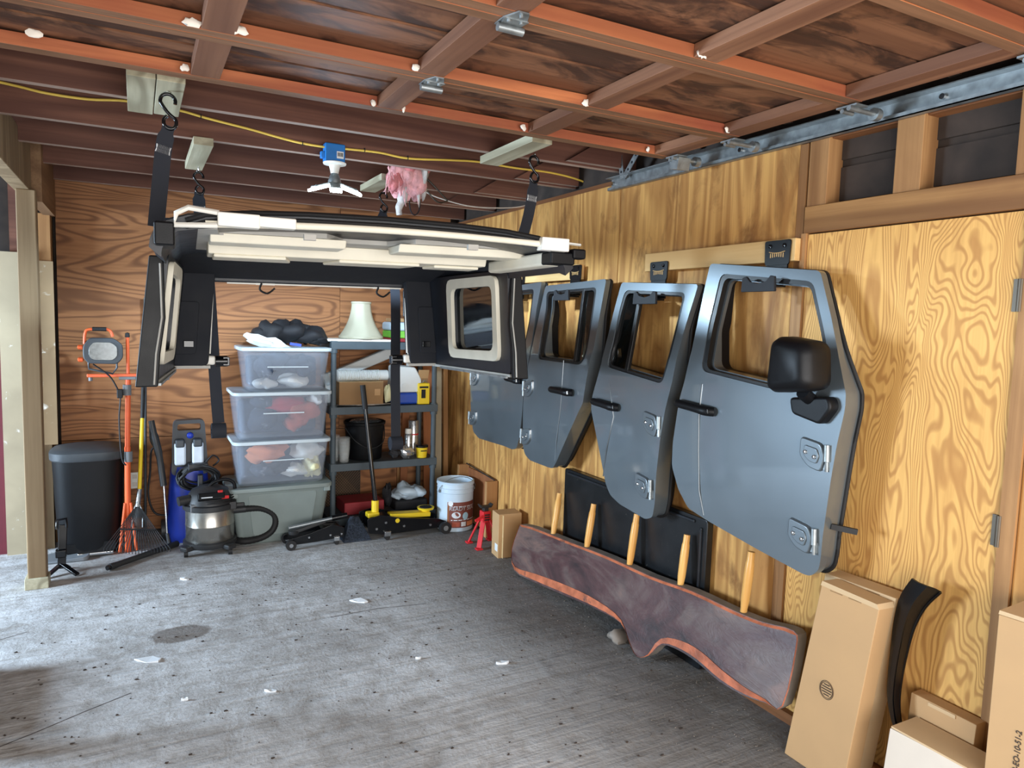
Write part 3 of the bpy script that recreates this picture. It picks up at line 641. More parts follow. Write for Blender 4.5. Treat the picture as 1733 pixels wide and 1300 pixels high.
# ------------------------------------------------------------------ mounting boards, hangers and the four vehicle doors on the right wall
mat('door_paint', lin(106, 115, 121), .42, .6, var=.03, vs=3, Coat_Weight=1.0, Coat_Roughness=.06)
mat('door_inner', lin(52, 56, 60), .5, .2)
mat('gasket', lin(14, 15, 17), .45)
mat('quarter_glass', lin(26, 30, 30), .05, Transmission_Weight=.75, var=.02)
for (y0, y1, zt, lb) in ((3.64, 4.535, 1.992, 'pine mounting board carrying the two doors nearest the back wall'), (2.046, 3.012, 2.008, 'pine mounting board carrying the large door with the mirror')):
    tag(MB().bb(XW-.038, XW-.0005, y0, y1, zt-.092, zt).build('mounting_board', 'pine_new', None, bevel=.003), lb, 'board')
def prof(z): return 2.215 + (max(0, z-1.48)*.19)
def dp(px, py, d=0):
    x = 2.22
    for _ in range(6): q = onx(px, py, x); x = prof(q.z)
    q = onx(px, py, x); return Vector((q.x+d, q.y, q.z))
def vdoor(label, out, win, handle, hinges, hs, divider=None, seam=None, fold=0):
    O = roundpoly([(q.y, q.z) for q in (dp(*p) for p in out)], .02); Wn = roundpoly([(q.y, q.z) for q in (dp(*p) for p in win)], .035, 4)
    c = sum((Vector(p) for p in O), Vector((0, 0)))/len(O)
    def edge(y, z):
        p = Vector((y, z)); b = 1.
        for i in range(len(O)):
            a = Vector(O[i]); e = Vector(O[i-1])-a; t = max(0, min(1, (p-a).dot(e)/max(e.length_squared, 1e-9))); b = min(b, (a+e*t-p).length)
        return b
    f0 = lambda y, z: Vector((prof(z) - .012*math.sin(max(0, min(1, (1.5-z)/.8))*math.pi), y, z))
    f1 = lambda y, z: Vector((prof(z)+.032, y, z))
    t = thing('vehicle_door', label, 'car door', (2.23, c.x, min(p[1] for p in O)))
    sk = MB().sheet(O, [Wn], .045, f0, f1).build('outer_skin', 'door_paint', t, 30)
    wc = sum((Vector(p) for p in Wn), Vector((0, 0)))/len(Wn)
    Wi = [tuple(wc+(Vector(p)-wc)*.93) for p in Wn]
    Win2 = [tuple(wc+(Vector(p)-wc)*.90) for p in Wn]
    MB().sheet(Wn, [Wi], .3, lambda y, z: Vector((prof(z)+.004, y, z)), lambda y, z: Vector((prof(z)+.05, y, z))).build('window_gasket', 'gasket', t, 40)
    # inner shell: a little smaller, deeper
    I1 = [tuple(c+(Vector(p)-c)*.985) for p in O]; I2 = [tuple(c+(Vector(p)-c)*.955) for p in O]
    dpt = lambda z: .05 + .045*max(0, min(1, (1.62-z)/.2))
    n = len(O); m = MB()
    m.sheet(I1, [Win2], .5, lambda y, z: Vector((prof(z)+.033, y, z)), lambda y, z: Vector((prof(z)+dpt(z), y, z)))
    m.build('inner_shell', 'door_paint', t, 40)
    m = MB(); sq = [Vector((prof(z)+dpt(z)-.006, y, z)) for y, z in [tuple(c+(Vector(p)-c)*.992) for p in O]]
    m.tube(sq, .009, 6, closed=True); m.build('edge_seal', 'black_rubber', t, 60)
    m = MB(); m.sheet([tuple(c+(Vector(p)-c)*.93) for p in O], [Win2], .6, lambda y, z: Vector((prof(z)+dpt(z)+.001, y, z)), lambda y, z: Vector((min(prof(z)+dpt(z)+.045, 2.345), y, z))); m.build('inner_trim', 'black_plastic', t, 40)
    # handle
    a, b = dp(*handle[0]), dp(*handle[1]); d = (b-a).normalized(); mid = (a+b)/2
    hd = thing_part = MB(); R = orient(a, b, (1, 0, 0))
    cup = MB(); cup.lathe([(.046, -.014), (.052, -.007), (.053, 0)], 20, mid+Vector((-.004, 0, 0)), Matrix(((0, 0, -1), (0, 1, 0), (1, 0, 0))), 1, 1.05); cp = cup.build('handle_cup', 'black_gloss', t, 50)
    pth = [a+Vector((-.012, 0, 0)), a+d*.02+Vector((-.034, 0, .002)), mid+Vector((-.04, 0, .002)), b-d*.03+Vector((-.038, 0, 0)), b+Vector((-.014, 0, 0))]
    hn = MB(); hn.tube(catmull(pth, 4), [.014]*3+[.019]*8+[.021]*6, 10); hb = hn.build('handle_bar', 'black_plastic', t, 60)
    e = b if hs > 0 else b
    MB().box(e-d*.012+Vector((-.04, 0, 0)), (.02, .024, .022), rx(-10)).build('key_button', 'chrome' if hs < 0 else 'black_gloss', hb, bevel=.003)
    if hs > 0 and fold: MB().lathe([(.014, 0), (.014, -.006)], 14, dp(*fold)+Vector((-.003, 0, 0)), Matrix(((0, 0, 1), (0, 1, 0), (-1, 0, 0)))).build('key_lock', 'black_gloss', t, 40)
    # hinges
    for (hx, hy) in hinges:
        q = dp(hx, hy); sg = -hs     # leaf reaches toward the hinge edge (+y = away from camera)
        P = roundpoly([(-.06, .055), (.03, .042), (.048, -.005), (.034, -.06), (-.02, -.05), (-.06, -.015)], .016)
        hg = MB().prism(P, lambda u, w: Vector((q.x-.024, q.y+sg*u*1.0, q.z+w)), lambda u, w: Vector((q.x+.002, q.y+sg*u*1.15, q.z+w*1.1))).build('hinge_leaf', 'door_paint', t, bevel=.004)
        MB().prism([(a_*.62, b_*.55) for a_, b_ in P], lambda u, w: Vector((q.x-.030, q.y+sg*u, q.z+w)), lambda u, w: Vector((q.x-.022, q.y+sg*u, q.z+w))).build('hinge_rib', 'door_paint', hg, bevel=.003)
        for (u, w) in ((-.028, .004), (.012, -.008)): MB().lathe([(.0085, 0), (.008, .004), (.004, .006)], 10, (q.x-.030, q.y+sg*u, q.z+w), Matrix(((0, 0, -1), (0, 1, 0), (1, 0, 0)))).build('bolt', 'chrome', hg, 40)
        k = MB(); k.cyl((q.x-.018, q.y+sg*.056, q.z-.018), (q.x-.018, q.y+sg*.053, q.z+.042), .011, 12); k.cyl((q.x-.018, q.y+sg*.058, q.z-.055), (q.x-.018, q.y+sg*.056, q.z-.02), .006, 8)
        k.box((q.x-.004, q.y+sg*.052, q.z-.03), (.02, .024, .04)); k.build('hinge_knuckle', 'steel_galv', t, 40)
    if divider:
        a, b = dp(*divider[0], .012), dp(*divider[1], .012); MB().bar(a, b, .026, .02, (1, 0, 0)).build('window_divider', 'gasket', t, bevel=.003)
        side = divider[2]; L = [p for p in Wi]
        def keep(p):
            k = (p[1]-a.z)/(b.z-a.z); yy = a.y+(b.y-a.y)*k; return (p[0]-yy)*side > 0
        G = [p for p in L if keep(p)]
        G.sort(key=lambda p: math.atan2(p[1]-sum(g[1] for g in L)/len(L), p[0]-(sum(g[0] for g in G)/len(G) if G else 0)))
        G2 = [(a.y, a.z), (b.y, b.z)]+[p for p in L if keep(p)]
        cc = sum((Vector(p) for p in G2), Vector((0, 0)))/len(G2); G2.sort(key=lambda p: math.atan2(p[1]-cc.y, p[0]-cc.x))
        MB().prism(G2, lambda y, z: Vector((prof(z)+.018, y, z)), lambda y, z: Vector((prof(z)+.022, y, z))).build('quarter_glass', 'quarter_glass', t)
    if seam:
        MB().tube([dp(x, y)+Vector((-.0135 if i not in (0, len(seam)-1) else -.004, 0, 0)) for i, (x, y) in enumerate(seam)], .0035, 6).build('body_crease', 'door_paint', t, 60)
    return t
D4 = vdoor('large grey vehicle door with black wing mirror hung on the plywood wall',
  [(1202, 446), (1388, 458), (1407, 538), (1418, 596), (1433, 665), (1432, 694), (1420, 751), (1411, 805), (1394, 913), (1391, 941), (1386, 966), (1372, 975), (1360, 972), (1281, 929), (1198, 881), (1166, 860), (1150, 828), (1140, 788), (1142, 749), (1150, 691), (1153, 672), (1160, 645), (1170, 596), (1182, 538), (1193, 485)],
  [(1220, 463), (1376, 476), (1395, 561), (1408, 636), (1384, 652), (1330, 664), (1188, 628), (1198, 556)],
  ((1153, 682), (1212, 697)), ((1383, 768), (1362, 906)), 1, None, [(1190, 650), (1187, 700), (1186, 760), (1187, 830), (1192, 872)], (1162, 708))
# wing mirror
a = onx(1376, 672, dp(1376, 672).x-.02)+Vector((.02, 0, .02)); mb = MB()
m = MB(); m.prism(roundpoly([(-.085, .0), (.085, .02), (.10, -.02), (.055, -.085), (-.07, -.06)], .018), lambda u, w: a+Vector((-.05, -u*1.0, w-.03)), lambda u, w: a+Vector((.002, -u*1.05, w-.03)))
bs = m.build('mirror_base', 'black_plastic', D4, bevel=.012, seg=3)
a2 = onx(1351, 617, dp(1351, 617).x-.11); m = MB()
def mh(P, dx, s_): return [Vector((a2.x+dx, a2.y-u*s_, a2.z+w*s_)) for u, w in P]
P = roundpoly([(-.085, .105), (.085, .085), (.10, -.085), (-.10, -.115)], .045, 5); n = len(P); L = [mh(P, -.075, .62), mh(P, -.06, .86), mh(P, -.03, .98), mh(P, .03, 1.0), mh(P, .06, .97), mh(P, .07, .85)]
m.add([q for r in L for q in r], [(i*n+k, i*n+(k+1) % n, (i+1)*n+(k+1) % n, (i+1)*n+k) for i in range(len(L)-1) for k in range(n)]+[tuple(range(n)), tuple((len(L)-1)*n+k for k in range(n))])
m.build('mirror_head', 'black_plastic', D4, 50)
MB().cyl(a2+Vector((.02, -.01, -.10)), a+Vector((-.03, .0, -.03)), .024, 12).build('mirror_arm', 'black_plastic', D4, 50)
q = dp(1405, 895); MB().bar(q+Vector((.03, .02, 0)), q+Vector((.09, -.045, -.01)), .014, .02).build('check_strap', 'black_rubber', D4)
D3 = vdoor('narrow grey vehicle door with a divided window hung beside the mirrored door',
  [(1052, 478), (1182, 481), (1159, 555), (1144, 615), (1139, 646), (1128, 696), (1121, 740), (1113, 803), (1109, 852), (1104, 876), (1092, 879), (1048, 853), (1033, 838), (1026, 819), (1019, 775), (1009, 721), (1003, 692), (1005, 670), (1011, 647), (1019, 613), (1028, 572), (1040, 522)],
  [(1058, 491), (1161, 495), (1148, 549), (1133, 609), (1122, 650), (1028, 621), (1036, 584), (1048, 526)],
  ((1010, 679), (1050, 690)), ((1107, 717), (1093, 822)), 1, ((1082, 500), (1058, 630), 1), [(1031, 640), (1042, 705), (1030, 760), (1022, 806)])
D2 = vdoor('narrow grey vehicle door with a divided window hung next to the hardtop',
  [(923, 484), (1026, 472), (1016, 528), (1004, 593), (1000, 605), (993, 651), (989, 683), (983, 695), (965, 734), (943, 781), (936, 793), (928, 791), (897, 779), (889, 769), (886, 754), (888, 686), (891, 640), (898, 605), (908, 553)],
  [(925, 494), (1010, 486), (1004, 530), (993, 599), (984, 618), (911, 608), (917, 561), (924, 522)],
  ((938, 659), (972, 665)), ((897, 657), (893, 738)), -1, ((987, 490), (971, 612), -1), [(955, 610), (952, 690), (945, 745), (940, 780)])
D1 = vdoor('grey vehicle door partly hidden behind the hanging hardtop',
  [(858, 486), (917, 477), (908, 522), (899, 584), (894, 623), (889, 655), (887, 692), (881, 741), (875, 759), (868, 761), (854, 755), (811, 742), (802, 731), (799, 707), (798, 650), (803, 620), (822, 566)],
  [(862, 494), (904, 489), (897, 543), (888, 596), (850, 602), (818, 606), (836, 556)],
  ((862, 640), (885, 645)), ((806, 640), (803, 707)), -1)
def hanger(px, py, wpx, hpx, cx_, cy_, label):
    p = onx(px, py, XW-.04); w = (onx(px+wpx/2, py, XW-.04)-onx(px-wpx/2, py, XW-.04)).length; h = (onx(px, py+hpx/2, XW-.04)-onx(px, py-hpx/2, XW-.04)).length
    c = dp(cx_, cy_); t = thing('door_hanger', label, 'hanger', (XW-.04, p.y, p.z-.1))
    MB().prism(roundpoly([(-w/2, h/2), (w/2, h/2), (w*.46, -h/2), (-w*.46, -h/2)], .012), lambda u, v: Vector((XW-.047, p.y+u, p.z+v)), lambda u, v: Vector((XW-.0395, p.y+u, p.z+v))).build('wall_plate', 'black_plastic', t, bevel=.002)
    for s_ in (-1, 1): MB().lathe([(.009, 0), (.009, .003), (.004, .005)], 10, (XW-.047, p.y+s_*w*.27, p.z+h*.27), Matrix(((0, 0, -1), (0, 1, 0), (1, 0, 0)))).build('screw', 'black_gloss', t, 40)
    sl = MB()
    for k in range(7): sl = MB().bb(XW-.0485, XW-.0468, p.y-w*.24+k*w*.08-.0015, p.y-w*.24+k*w*.08+.0015, p.z-h*.16-abs(k-3)*.0012, p.z-h*.02); sl.build('logo_slot', 'pine_new', t)
    MB().tube(catmull([(XW-.0478, p.y+w*.3*u, p.z+h*(.04-.05*(1-u*u))) for u in (-1, -.5, 0, .5, 1)], 3), .0016, 5).build('logo_arc', 'pine_new', t)
    MB().bar((XW-.042, p.y, p.z-h*.42), (XW-.042, p.y, c.z-.01), w*.8, .008, (1, 0, 0)).build('plate_drop', 'black_plastic', t)
    z0 = c.z-.012; MB().bb(c.x-.03, XW-.046, p.y-w*.4, p.y+w*.4, z0-.008, z0).build('arm', 'black_plastic', t)
    U = w*.62
    P = [(-U, .03), (-U*.75, .034), (-U*.5, .012), (0, .004), (U*.5, .012), (U*.75, .034), (U, .03), (U*1.05, -.03), (-U*1.05, -.03)]
    MB().prism(P, lambda u, v: Vector((c.x-.034, c.y+u, z0+v)), lambda u, v: Vector((c.x-.02, c.y+u, z0+v))).build('cradle', 'black_matte', t, bevel=.003)
    return t
hanger(1317, 428, 44, 42, 1292, 477, 'black door hanger holding the mirrored door')
hanger(1116, 459, 30, 32, 1099, 501, 'black door hanger holding the divided-window door beside the mirrored one')
hanger(975, 461, 20, 24, 957, 497, 'black door hanger holding the divided-window door next to the hardtop')
hanger(882, 469, 14, 24, 866, 503, 'black door hanger holding the half-hidden door')
# ------------------------------------------------------------------ along the right wall: slab bench, black panel, boxes
def m_slab():
    n = NT('slab_wood'); c = n.co((1, .35, 1)); a = n.noise(c, 3.2, 5, 1.2, .6); b = n.noise(c, 16, 5, .8, .7)
    col = n.ramp(a, [(.36, lin(44, 31, 33)), (.48, lin(80, 52, 52)), (.56, lin(98, 80, 76)), (.66, lin(124, 94, 84))])
    col = n.mix(n.math('MULTIPLY', n.ramp(b, [(.3, 1.), (.5, 0.)]), .5), col, lin(52, 38, 38))
    col = n.mix(n.ramp(b, [(.72, 0.), (.76, .7)]), col, lin(214, 196, 182))
    n.set(Base_Color=col, Roughness=.42); n.bump(n.math('ADD', b, a), .3, .01)
m_slab()
mat('slab_edge', lin(178, 98, 64), .5, var=.35, vs=14, bump=.4, bs=60, dirt=(lin(96, 62, 52), 7, .6))
mat('slab_end', lin(120, 112, 104), .7, var=.25)
mat('panel_black', lin(18, 20, 23), .32, dirt=(lin(96, 92, 84), 60, .66))
mat('panel_edge', lin(30, 33, 38), .3)
mat('cardboard', lin(188, 150, 106), .75, var=.04, vs=5)
mat('cardboard_pale', lin(202, 172, 132), .75, var=.04, vs=5)
mat('cardboard_dark', lin(150, 116, 78), .8, var=.06)
mat('card_white', lin(212, 198, 182), .6, var=.03)
mat('label_blue', lin(176, 220, 240), .5, var=.02)
mat('ink', lin(70, 56, 44), .8, var=.05)
def text(s_, size, loc, R, mt, name, par, ext=.0006):
    cu = bpy.data.curves.new(name, 'FONT'); cu.body = s_; cu.size = size; cu.extrude = ext; cu.align_x = 'CENTER'; cu.align_y = 'CENTER'; cu.offset = size*.012
    o = bpy.data.objects.new('tmp', cu); COL.objects.link(o); dg = bpy.context.evaluated_depsgraph_get(); me = bpy.data.meshes.new_from_object(o.evaluated_get(dg)); bpy.data.objects.remove(o)
    off = Vector((0, 0, 0)); p = par
    while p is not None: off += p.location; p = p.parent
    me.transform(Matrix.Translation(Vector(loc)-off) @ R.to_4x4()); me.materials.clear(); me.materials.append(MAT[mat_name(mt)]); r = bpy.data.objects.new(name, me); COL.objects.link(r); r.parent = par; return r
def mat_name(m_): return m_
RWALL = Matrix(((0, 0, -1), (-1, 0, 0), (0, 1, 0)))      # text facing -x, reading toward the camera side
RFRONT = Matrix(((1, 0, 0), (0, 0, -1), (0, 1, 0)))      # text facing -y
mat('tape', lin(206, 176, 128), .3, var=.03)
def sx(z): return 2.135+.30*z
def slp(px, py):
    x = 2.18
    for _ in range(6): q = onx(px, py, x); x = sx(q.z)
    return onx(px, py, x)
top = [(880, 888), (902, 893), (960, 916), (1030, 943), (1100, 975), (1170, 1000), (1240, 1033), (1290, 1053), (1343, 1068)]
bot = [(1325, 1196), (1295, 1190), (1255, 1176), (1215, 1152), (1180, 1122), (1150, 1102), (1120, 1092), (1098, 1110), (1078, 1112), (1066, 1090), (1050, 1055), (1010, 1032), (960, 1010), (905, 986), (870, 966)]
out = top+[(1348, 1100)]+bot+[(866, 930)]
pts = [slp(*p) for p in out]; O = [(q.y, q.z) for q in pts]
zmin = min(p[1] for p in O); O = [(y, z-min(0, zmin)+.001) for y, z in O]
O = [tuple(p) for p in catmull([Vector((*p, 0)) for p in O]+[Vector((*O[0], 0))], 3)]; O = [(p[0], p[1]) for p in O[:-1]]
sb = thing('slab_bench', 'reddish brown live-edge timber slab with five pegs lying against the wall', 'slab', (2.2, 2.9, 0))
n = len(O); m = MB(); c = sum((Vector(p) for p in O), Vector((0, 0)))/n
m.sheet(O, [], .12, lambda y, z: Vector((sx(z), y, z)), None); m.build('slab_face', 'slab_wood', sb, 40)
# waney edge: the front rim cut back into a sloping orange band, then the thickness
rnd = random.Random(2); N = [Vector(((O[(i+1) % n][1]-O[i-1][1]), -(O[(i+1) % n][0]-O[i-1][0]))).normalized() for i in range(n)]
sgn = 1 if (Vector(O[5])+N[5]*.01-c).length > (Vector(O[5])-c).length else -1
inn = [Vector(p)-N[i]*sgn*(.013 if 1 <= i <= 24 else .006+.046*math.sin((i-32)/19*math.pi) if 32 <= i <= 51 else .006+.05*math.sin((i-59)/15*math.pi) if 59 <= i <= 74 else .003) for i, p in enumerate(O)]
m = MB(); L0 = [Vector((sx(p.y)-.004, p.x, p.y)) for p in inn]; L1 = [Vector((sx(z)+.001, y, z)) for y, z in O]; L2 = [Vector((sx(z)+.05, y, z)) for y, z in O]
m.add(L0+L1, [(i, (i+1) % n, n+(i+1) % n, n+i) for i in range(n)]); m.build('waney_edge', 'slab_edge', sb, 60)
m = MB(); m.add(L1+L2, [(i, (i+1) % n, n+(i+1) % n, n+i) for i in range(n)]+[tuple(range(n, 2*n))]); m.build('slab_back', 'slab_end', sb, 40)
for (x0, y0, x1, y1) in ((947, 835, 930, 899), (1005, 853, 986, 925), (1078, 870, 1058, 955), (1163, 905, 1144, 988), (1272, 934, 1251, 1030)):
    b = slp(x1, y1+6); tq = onx(x0, y0, 2.315); b = Vector((min(sx(b.z)+.026, 2.33), b.y, b.z)); b2 = b+(b-tq)*.12
    MB().tube([b2, b.lerp(tq, .05), b.lerp(tq, .2), b.lerp(tq, .6), b.lerp(tq, .8), b.lerp(tq, .84), tq], [.014, .015, .019, .0205, .019, .0165, .0155], 12).build('peg', 'peg_wood', sb, 40)
# black flat panel behind
bp = thing('leaning_board', 'large flat black board standing against the plywood behind the slab', 'board', (2.36, 3.06, 0))
m = MB(); m.prism(roundpoly([(2.44, .0), (3.70, .0), (3.70, .735), (2.44, .735)], .02), lambda y, z: Vector((2.35, y, z)), lambda y, z: Vector((2.39, y, z))); m.build('panel_body', 'panel_black', bp, bevel=.006)
for (a, b) in (((2.347, 2.475, .05), (2.347, 2.475, .69)), ((2.347, 2.52, .71), (2.347, 3.66, .71))): MB().bar(a, b, .014, .014).build('panel_rib', 'panel_edge', bp, bevel=.004)
# boxes
def pbox(name, label, quad, x0, x1, mt, tilt=0.):       # quad (y, z) on the front plane, pushed back to x1
    t = thing(name, label, 'box', ((x0+x1)/2, sum(p[0] for p in quad)/4, min(p[1] for p in quad)))
    MB().prism(quad, lambda y, z: Vector((x0+tilt*z, y, z)), lambda y, z: Vector((x1+tilt*z, y, z))).build('carton', mt, t, bevel=.003); return t
bA = pbox('long_carton', 'tall flat cardboard carton with a round printed stamp leaning on the door', [(1.80, .0), (1.545, .0), (1.463, .704), (1.693, .71)], 2.195, 2.275, 'cardboard', .012)
for (dy, w) in ((.035, .05), (.11, .05)):
    MB().bb(2.2025, 2.207, 1.69-dy-w, 1.69-dy, .70, .7035).build('flap_slot', 'cardboard_dark', bA)
MB().prism([(1.694, .709), (1.462, .703), (1.47, .72), (1.688, .727)], lambda y, z: Vector((2.20, y, z)), lambda y, z: Vector((2.285, y, z-.004))).build('lid_flap', 'cardboard_pale', bA)
sp_ = onx(1399, 1168, 2.199); sr = .034
st = MB()
for r in (sr, sr*.86): st = MB(); st.tube([(2.1975, sp_.y+r*.85*math.cos(k*math.pi/16), sp_.z+r*math.sin(k*math.pi/16)) for k in range(32)], .0011, 4, closed=True); st.build('stamp_ring', 'ink', bA)
for k in range(5):
    w_ = sr*.6*math.cos((k-2)*.5); MB().bb(2.1965, 2.1985, sp_.y-w_, sp_.y+w_, sp_.z-.02+k*.0095, sp_.z-.0165+k*.0095).build('stamp_line', 'ink', bA)
bB = pbox('long_carton', 'slim cardboard carton standing right behind the stamped carton', [(1.83, .0), (1.56, .0), (1.466, .727), (1.75, .722)], 2.290, 2.375, 'cardboard_pale', .005)
for (dy, w) in ((.07, .05), (.17, .05)): MB().bb(2.2925, 2.2965, 1.745-dy-w, 1.745-dy, .716, .7195).build('flap_slot', 'cardboard_dark', bB)
# black fender flare
ff = thing('fender_flare', 'curved black plastic fender flare leaning against the wood door', 'car part', (2.33, 1.35, .25))
cv = [(1567, 985, 58), (1545, 1012, 50), (1530, 1050, 40), (1521, 1095, 32), (1514, 1140, 27), (1511, 1180, 24), (1515, 1215, 20), (1521, 1236, 18)]
rows = []
for i, (px, py, w) in enumerate(catmull([Vector(c_) for c_ in cv], 4)):
    a = onx(px-w*.42, py-w*.1, 2.30); b = onx(px+w*.1, py+w*.12, 2.27); c_ = onx(px+w*.42, py+w*.3, 2.33); rows.append([a, a.lerp(b, .5)+Vector((-.012, 0, 0)), b+Vector((-.01, 0, 0)), b.lerp(c_, .5), c_])
m = MB(); k = len(rows)
m.add([q for r in rows for q in r]+[q+Vector((.008, 0, 0)) for r in rows for q in r], [(i*5+j, i*5+j+1, i*5+6+j, i*5+5+j) for i in range(k-1) for j in range(4)]+[(k*5+i*5+j, k*5+i*5+5+j, k*5+i*5+6+j, k*5+i*5+j+1) for i in range(k-1) for j in range(4)]+[(j, k*5+j, k*5+j+1, j+1) for j in range(4)]+[(i*5+e, i*5+5+e, k*5+i*5+5+e, k*5+i*5+e) for i in range(k-1) for e in (0, 4)])
m.build('flare_shell', 'black_plastic', ff, 45)
MB().tube([r[4] for r in rows], .006, 6).build('flare_lip', 'black_gloss', ff, 60)
# small carton, pale carton, big carton
c2 = pbox('flat_carton', 'shallow cardboard mailer box standing on edge beside the fender flare', [(1.43, .0), (1.215, .0), (1.195, .405), (1.412, .408)], 2.335, 2.392, 'cardboard', -.0)
MB().bb(2.332, 2.337, 1.26, 1.35, .392, .404).build('tuck_flap', 'cardboard_pale', c2)
c3 = pbox('pale_carton', 'pale carton with a light blue label in front of the mailer box', [(1.41, .0), (1.09, .0), (1.105, .338), (1.385, .33)], 2.19, 2.325, 'card_white', .0)
MB().bb(2.1875, 2.1895, 1.19, 1.30, .12, .20).build('label', 'label_blue', c3)
MB().bb(2.19, 2.325, 1.105, 1.38, .3335, .3395).build('lid_flap', 'cardboard_pale', c3)
c4 = pbox('tall_carton', 'tall cardboard box with vertical printed code at the edge of the door jamb', [(1.095, .0), (.80, .0), (.80, .842), (1.095, .832)], 2.20, 2.39, 'cardboard', .0)
MB().prism([(1.095, .833), (.80, .843), (.80, .853), (1.093, .845)], lambda y, z: Vector((2.2, y, z)), lambda y, z: Vector((2.38, y, z+.01))).build('lid_flap', 'cardboard_pale', c4)
tp = onx(1722, 1272, 2.199); text('P-EO-10-51-2', .022, (2.1985, tp.y, tp.z), RWALL @ rz(90), 'ink', 'printed_code', c4)
# small carton by the jack stand
qa = onz(845, 948, 0); c5 = thing('small_carton', 'small upright cardboard box with a white label beside the jack stand', 'box', (2.27, 4.31, 0))
zt = onx(846, 868, 2.2).z
x0, y0 = 2.165, 4.235
MB().box((x0+.105, y0+.07, .155), (.17, .13, .31), rz(-6)).build('carton', 'cardboard', c5, bevel=.003)
MB().box((x0+.04, y0-.001, .155), (.002, .02, .3), rz(-6)).build('tape_strip', 'tape', c5)
MB().box((x0+.017, y0+.05, .07), (.002, .05, .05), rz(-6)).build('label', 'paper_white', c5)
# outlets
for (pp, R_, nm) in ((onx(833, 830, XW), 'x', 'white wall outlet on the plywood above the jack stand'), (ony(228, 813, YB), 'y', 'white outlet plate low on the back wall behind the orange stand')):
    t = thing('wall_outlet', nm, 'outlet', tuple(pp)); d = (.006, .075, .118) if R_ == 'x' else (.075, .006, .118); e = Vector((-.003, 0, 0)) if R_ == 'x' else Vector((0, -.003, 0))
    MB().box(pp+e, d).build('cover_plate', 'white_plastic', t, bevel=.002)
    for z in (-.028, .028): MB().box(pp+e*2+Vector((0, 0, z)), tuple(v*.42 if i < 2 and v > .01 else (.004 if v < .01 else .03) for i, v in enumerate(d))).build('socket', 'off_white', t, bevel=.001)
# litter on the floor
rl = random.Random(5)
for i, (px, py, w, lb) in enumerate(((608, 1018, .11, 'thin pale scrap of plastic film on the middle of the concrete'), (253, 1117, .13, 'long pale paper scrap on the floor close to the shadow'), (313, 981, .06, 'small white paper scrap on the floor below the shop vacuum'), (459, 1170, .055, 'bright white paper scrap on the bare concrete'), (848, 1123, .07, 'crumpled grey paper scrap near the slab'), (312, 1185, .03, 'twisted white scrap of thread on the concrete'), (708, 1115, .03, 'tiny torn white scrap in the middle of the floor'))):
    p = onz(px, py, .002); t = MB(); P = [(math.cos(a)*w*.5*rl.uniform(.7, 1.1), math.sin(a)*w*.22*rl.uniform(.6, 1.2)) for a in [k*.785 for k in range(8)]]
    an = math.radians(rl.uniform(-35, 0)); ca, sa = math.cos(an), math.sin(an); hz = [rl.uniform(.001, .012) for _ in P]
    idx = {q: k for k, q in enumerate(P)}
    t.prism(P, lambda a, b: Vector((p.x+a*ca-b*sa, p.y+a*sa+b*ca, .001)), lambda a, b: Vector((p.x+a*ca-b*sa, p.y+a*sa+b*ca, .003+hz[idx[(a, b)]])))
    tag(t.build('paper_scrap', 'paper_white'), lb, 'litter', 'scraps on the floor')
# crumbs of dirt and gravel against the right wall
m = MB(); rg = random.Random(12)
for k in range(700):
    y = rg.uniform(1.6, 4.6); x = 2.33-abs(rg.gauss(0, .3)); s_ = rg.choice((.002, .003, .003, .005)) ; m.blob((x, y, s_*.3), (s_*rg.uniform(.8, 2), s_, s_), 5, 4, .3, k)
tag(m.build('grit', 'slab_end'), 'pale grit and crumbs scattered along the right wall', 'grit', None, 'stuff')
m = MB()
for k in range(500):
    y = rg.uniform(1.2, 4.6); x = rg.uniform(-.6, 2.2); s_ = rg.choice((.003, .005, .008)); m.blob((x, y, s_*.3), (s_*rg.uniform(.8, 2.4), s_, s_*.8), 5, 4, .3, k)
tag(m.build('dirt_crumbs', 'sheathing_dark'), 'dark crumbs of dirt scattered over the concrete floor', 'dirt', None, 'stuff')
tag(MB().blob(onz(1040, 1078, .02)+Vector((.03, 0, 0)), (.14, .09, .07), 12, 8, .3, 4).build('stone_chunk', 'slab_end', None, 50), 'rough pale stone chunk under the slab', 'stone')
# ------------------------------------------------------------------ along the back wall
mat('can_black', lin(12, 13, 16), .5, Specular_IOR_Level=.25, bump=.15, bs=300)
mat('can_lid', lin(62, 66, 70), .5, bump=.15, bs=300)
mat('orange_paint', lin(226, 96, 48), .42, var=.06)
mat('grey_plastic', lin(112, 116, 120), .5)
mat('dark_grey', lin(58, 64, 70), .5)
mat('lamp_glass', lin(92, 96, 96), .15, .3, var=.3, vs=40)
mat('yellow_paint', lin(238, 206, 40), .42, var=.04)
mat('blue_plastic', lin(26, 56, 168), .4)
mat('bottle_white', lin(208, 220, 232), .4)
mat('steel_drum', lin(176, 174, 168), .28, .9, var=.06, vs=3)
mat('vac_black', lin(40, 41, 43), .48)
mat('red_plastic', lin(206, 42, 44), .4)
mat('tub_grey', lin(134, 146, 144), .5, var=.04)
mat('bin_clear', lin(206, 218, 236), .2, var=.03, Alpha=.2)
mat('bin_rim', lin(206, 222, 232), .4, var=.03)
mat('cloth_white', lin(226, 230, 230), .9, var=.12)
mat('cloth_red', lin(176, 50, 56), .9, var=.25)
mat('cloth_brick', lin(170, 86, 66), .9, var=.25)
mat('cloth_orange', lin(222, 140, 96), .9, var=.2)
mat('cloth_navy', lin(52, 62, 78), .9, var=.3, dirt=(lin(150, 160, 174), 12, .62))
mat('cloth_cream', lin(226, 222, 180), .9, var=.1)
mat('cloth_black', lin(28, 28, 32), .75, var=.3)
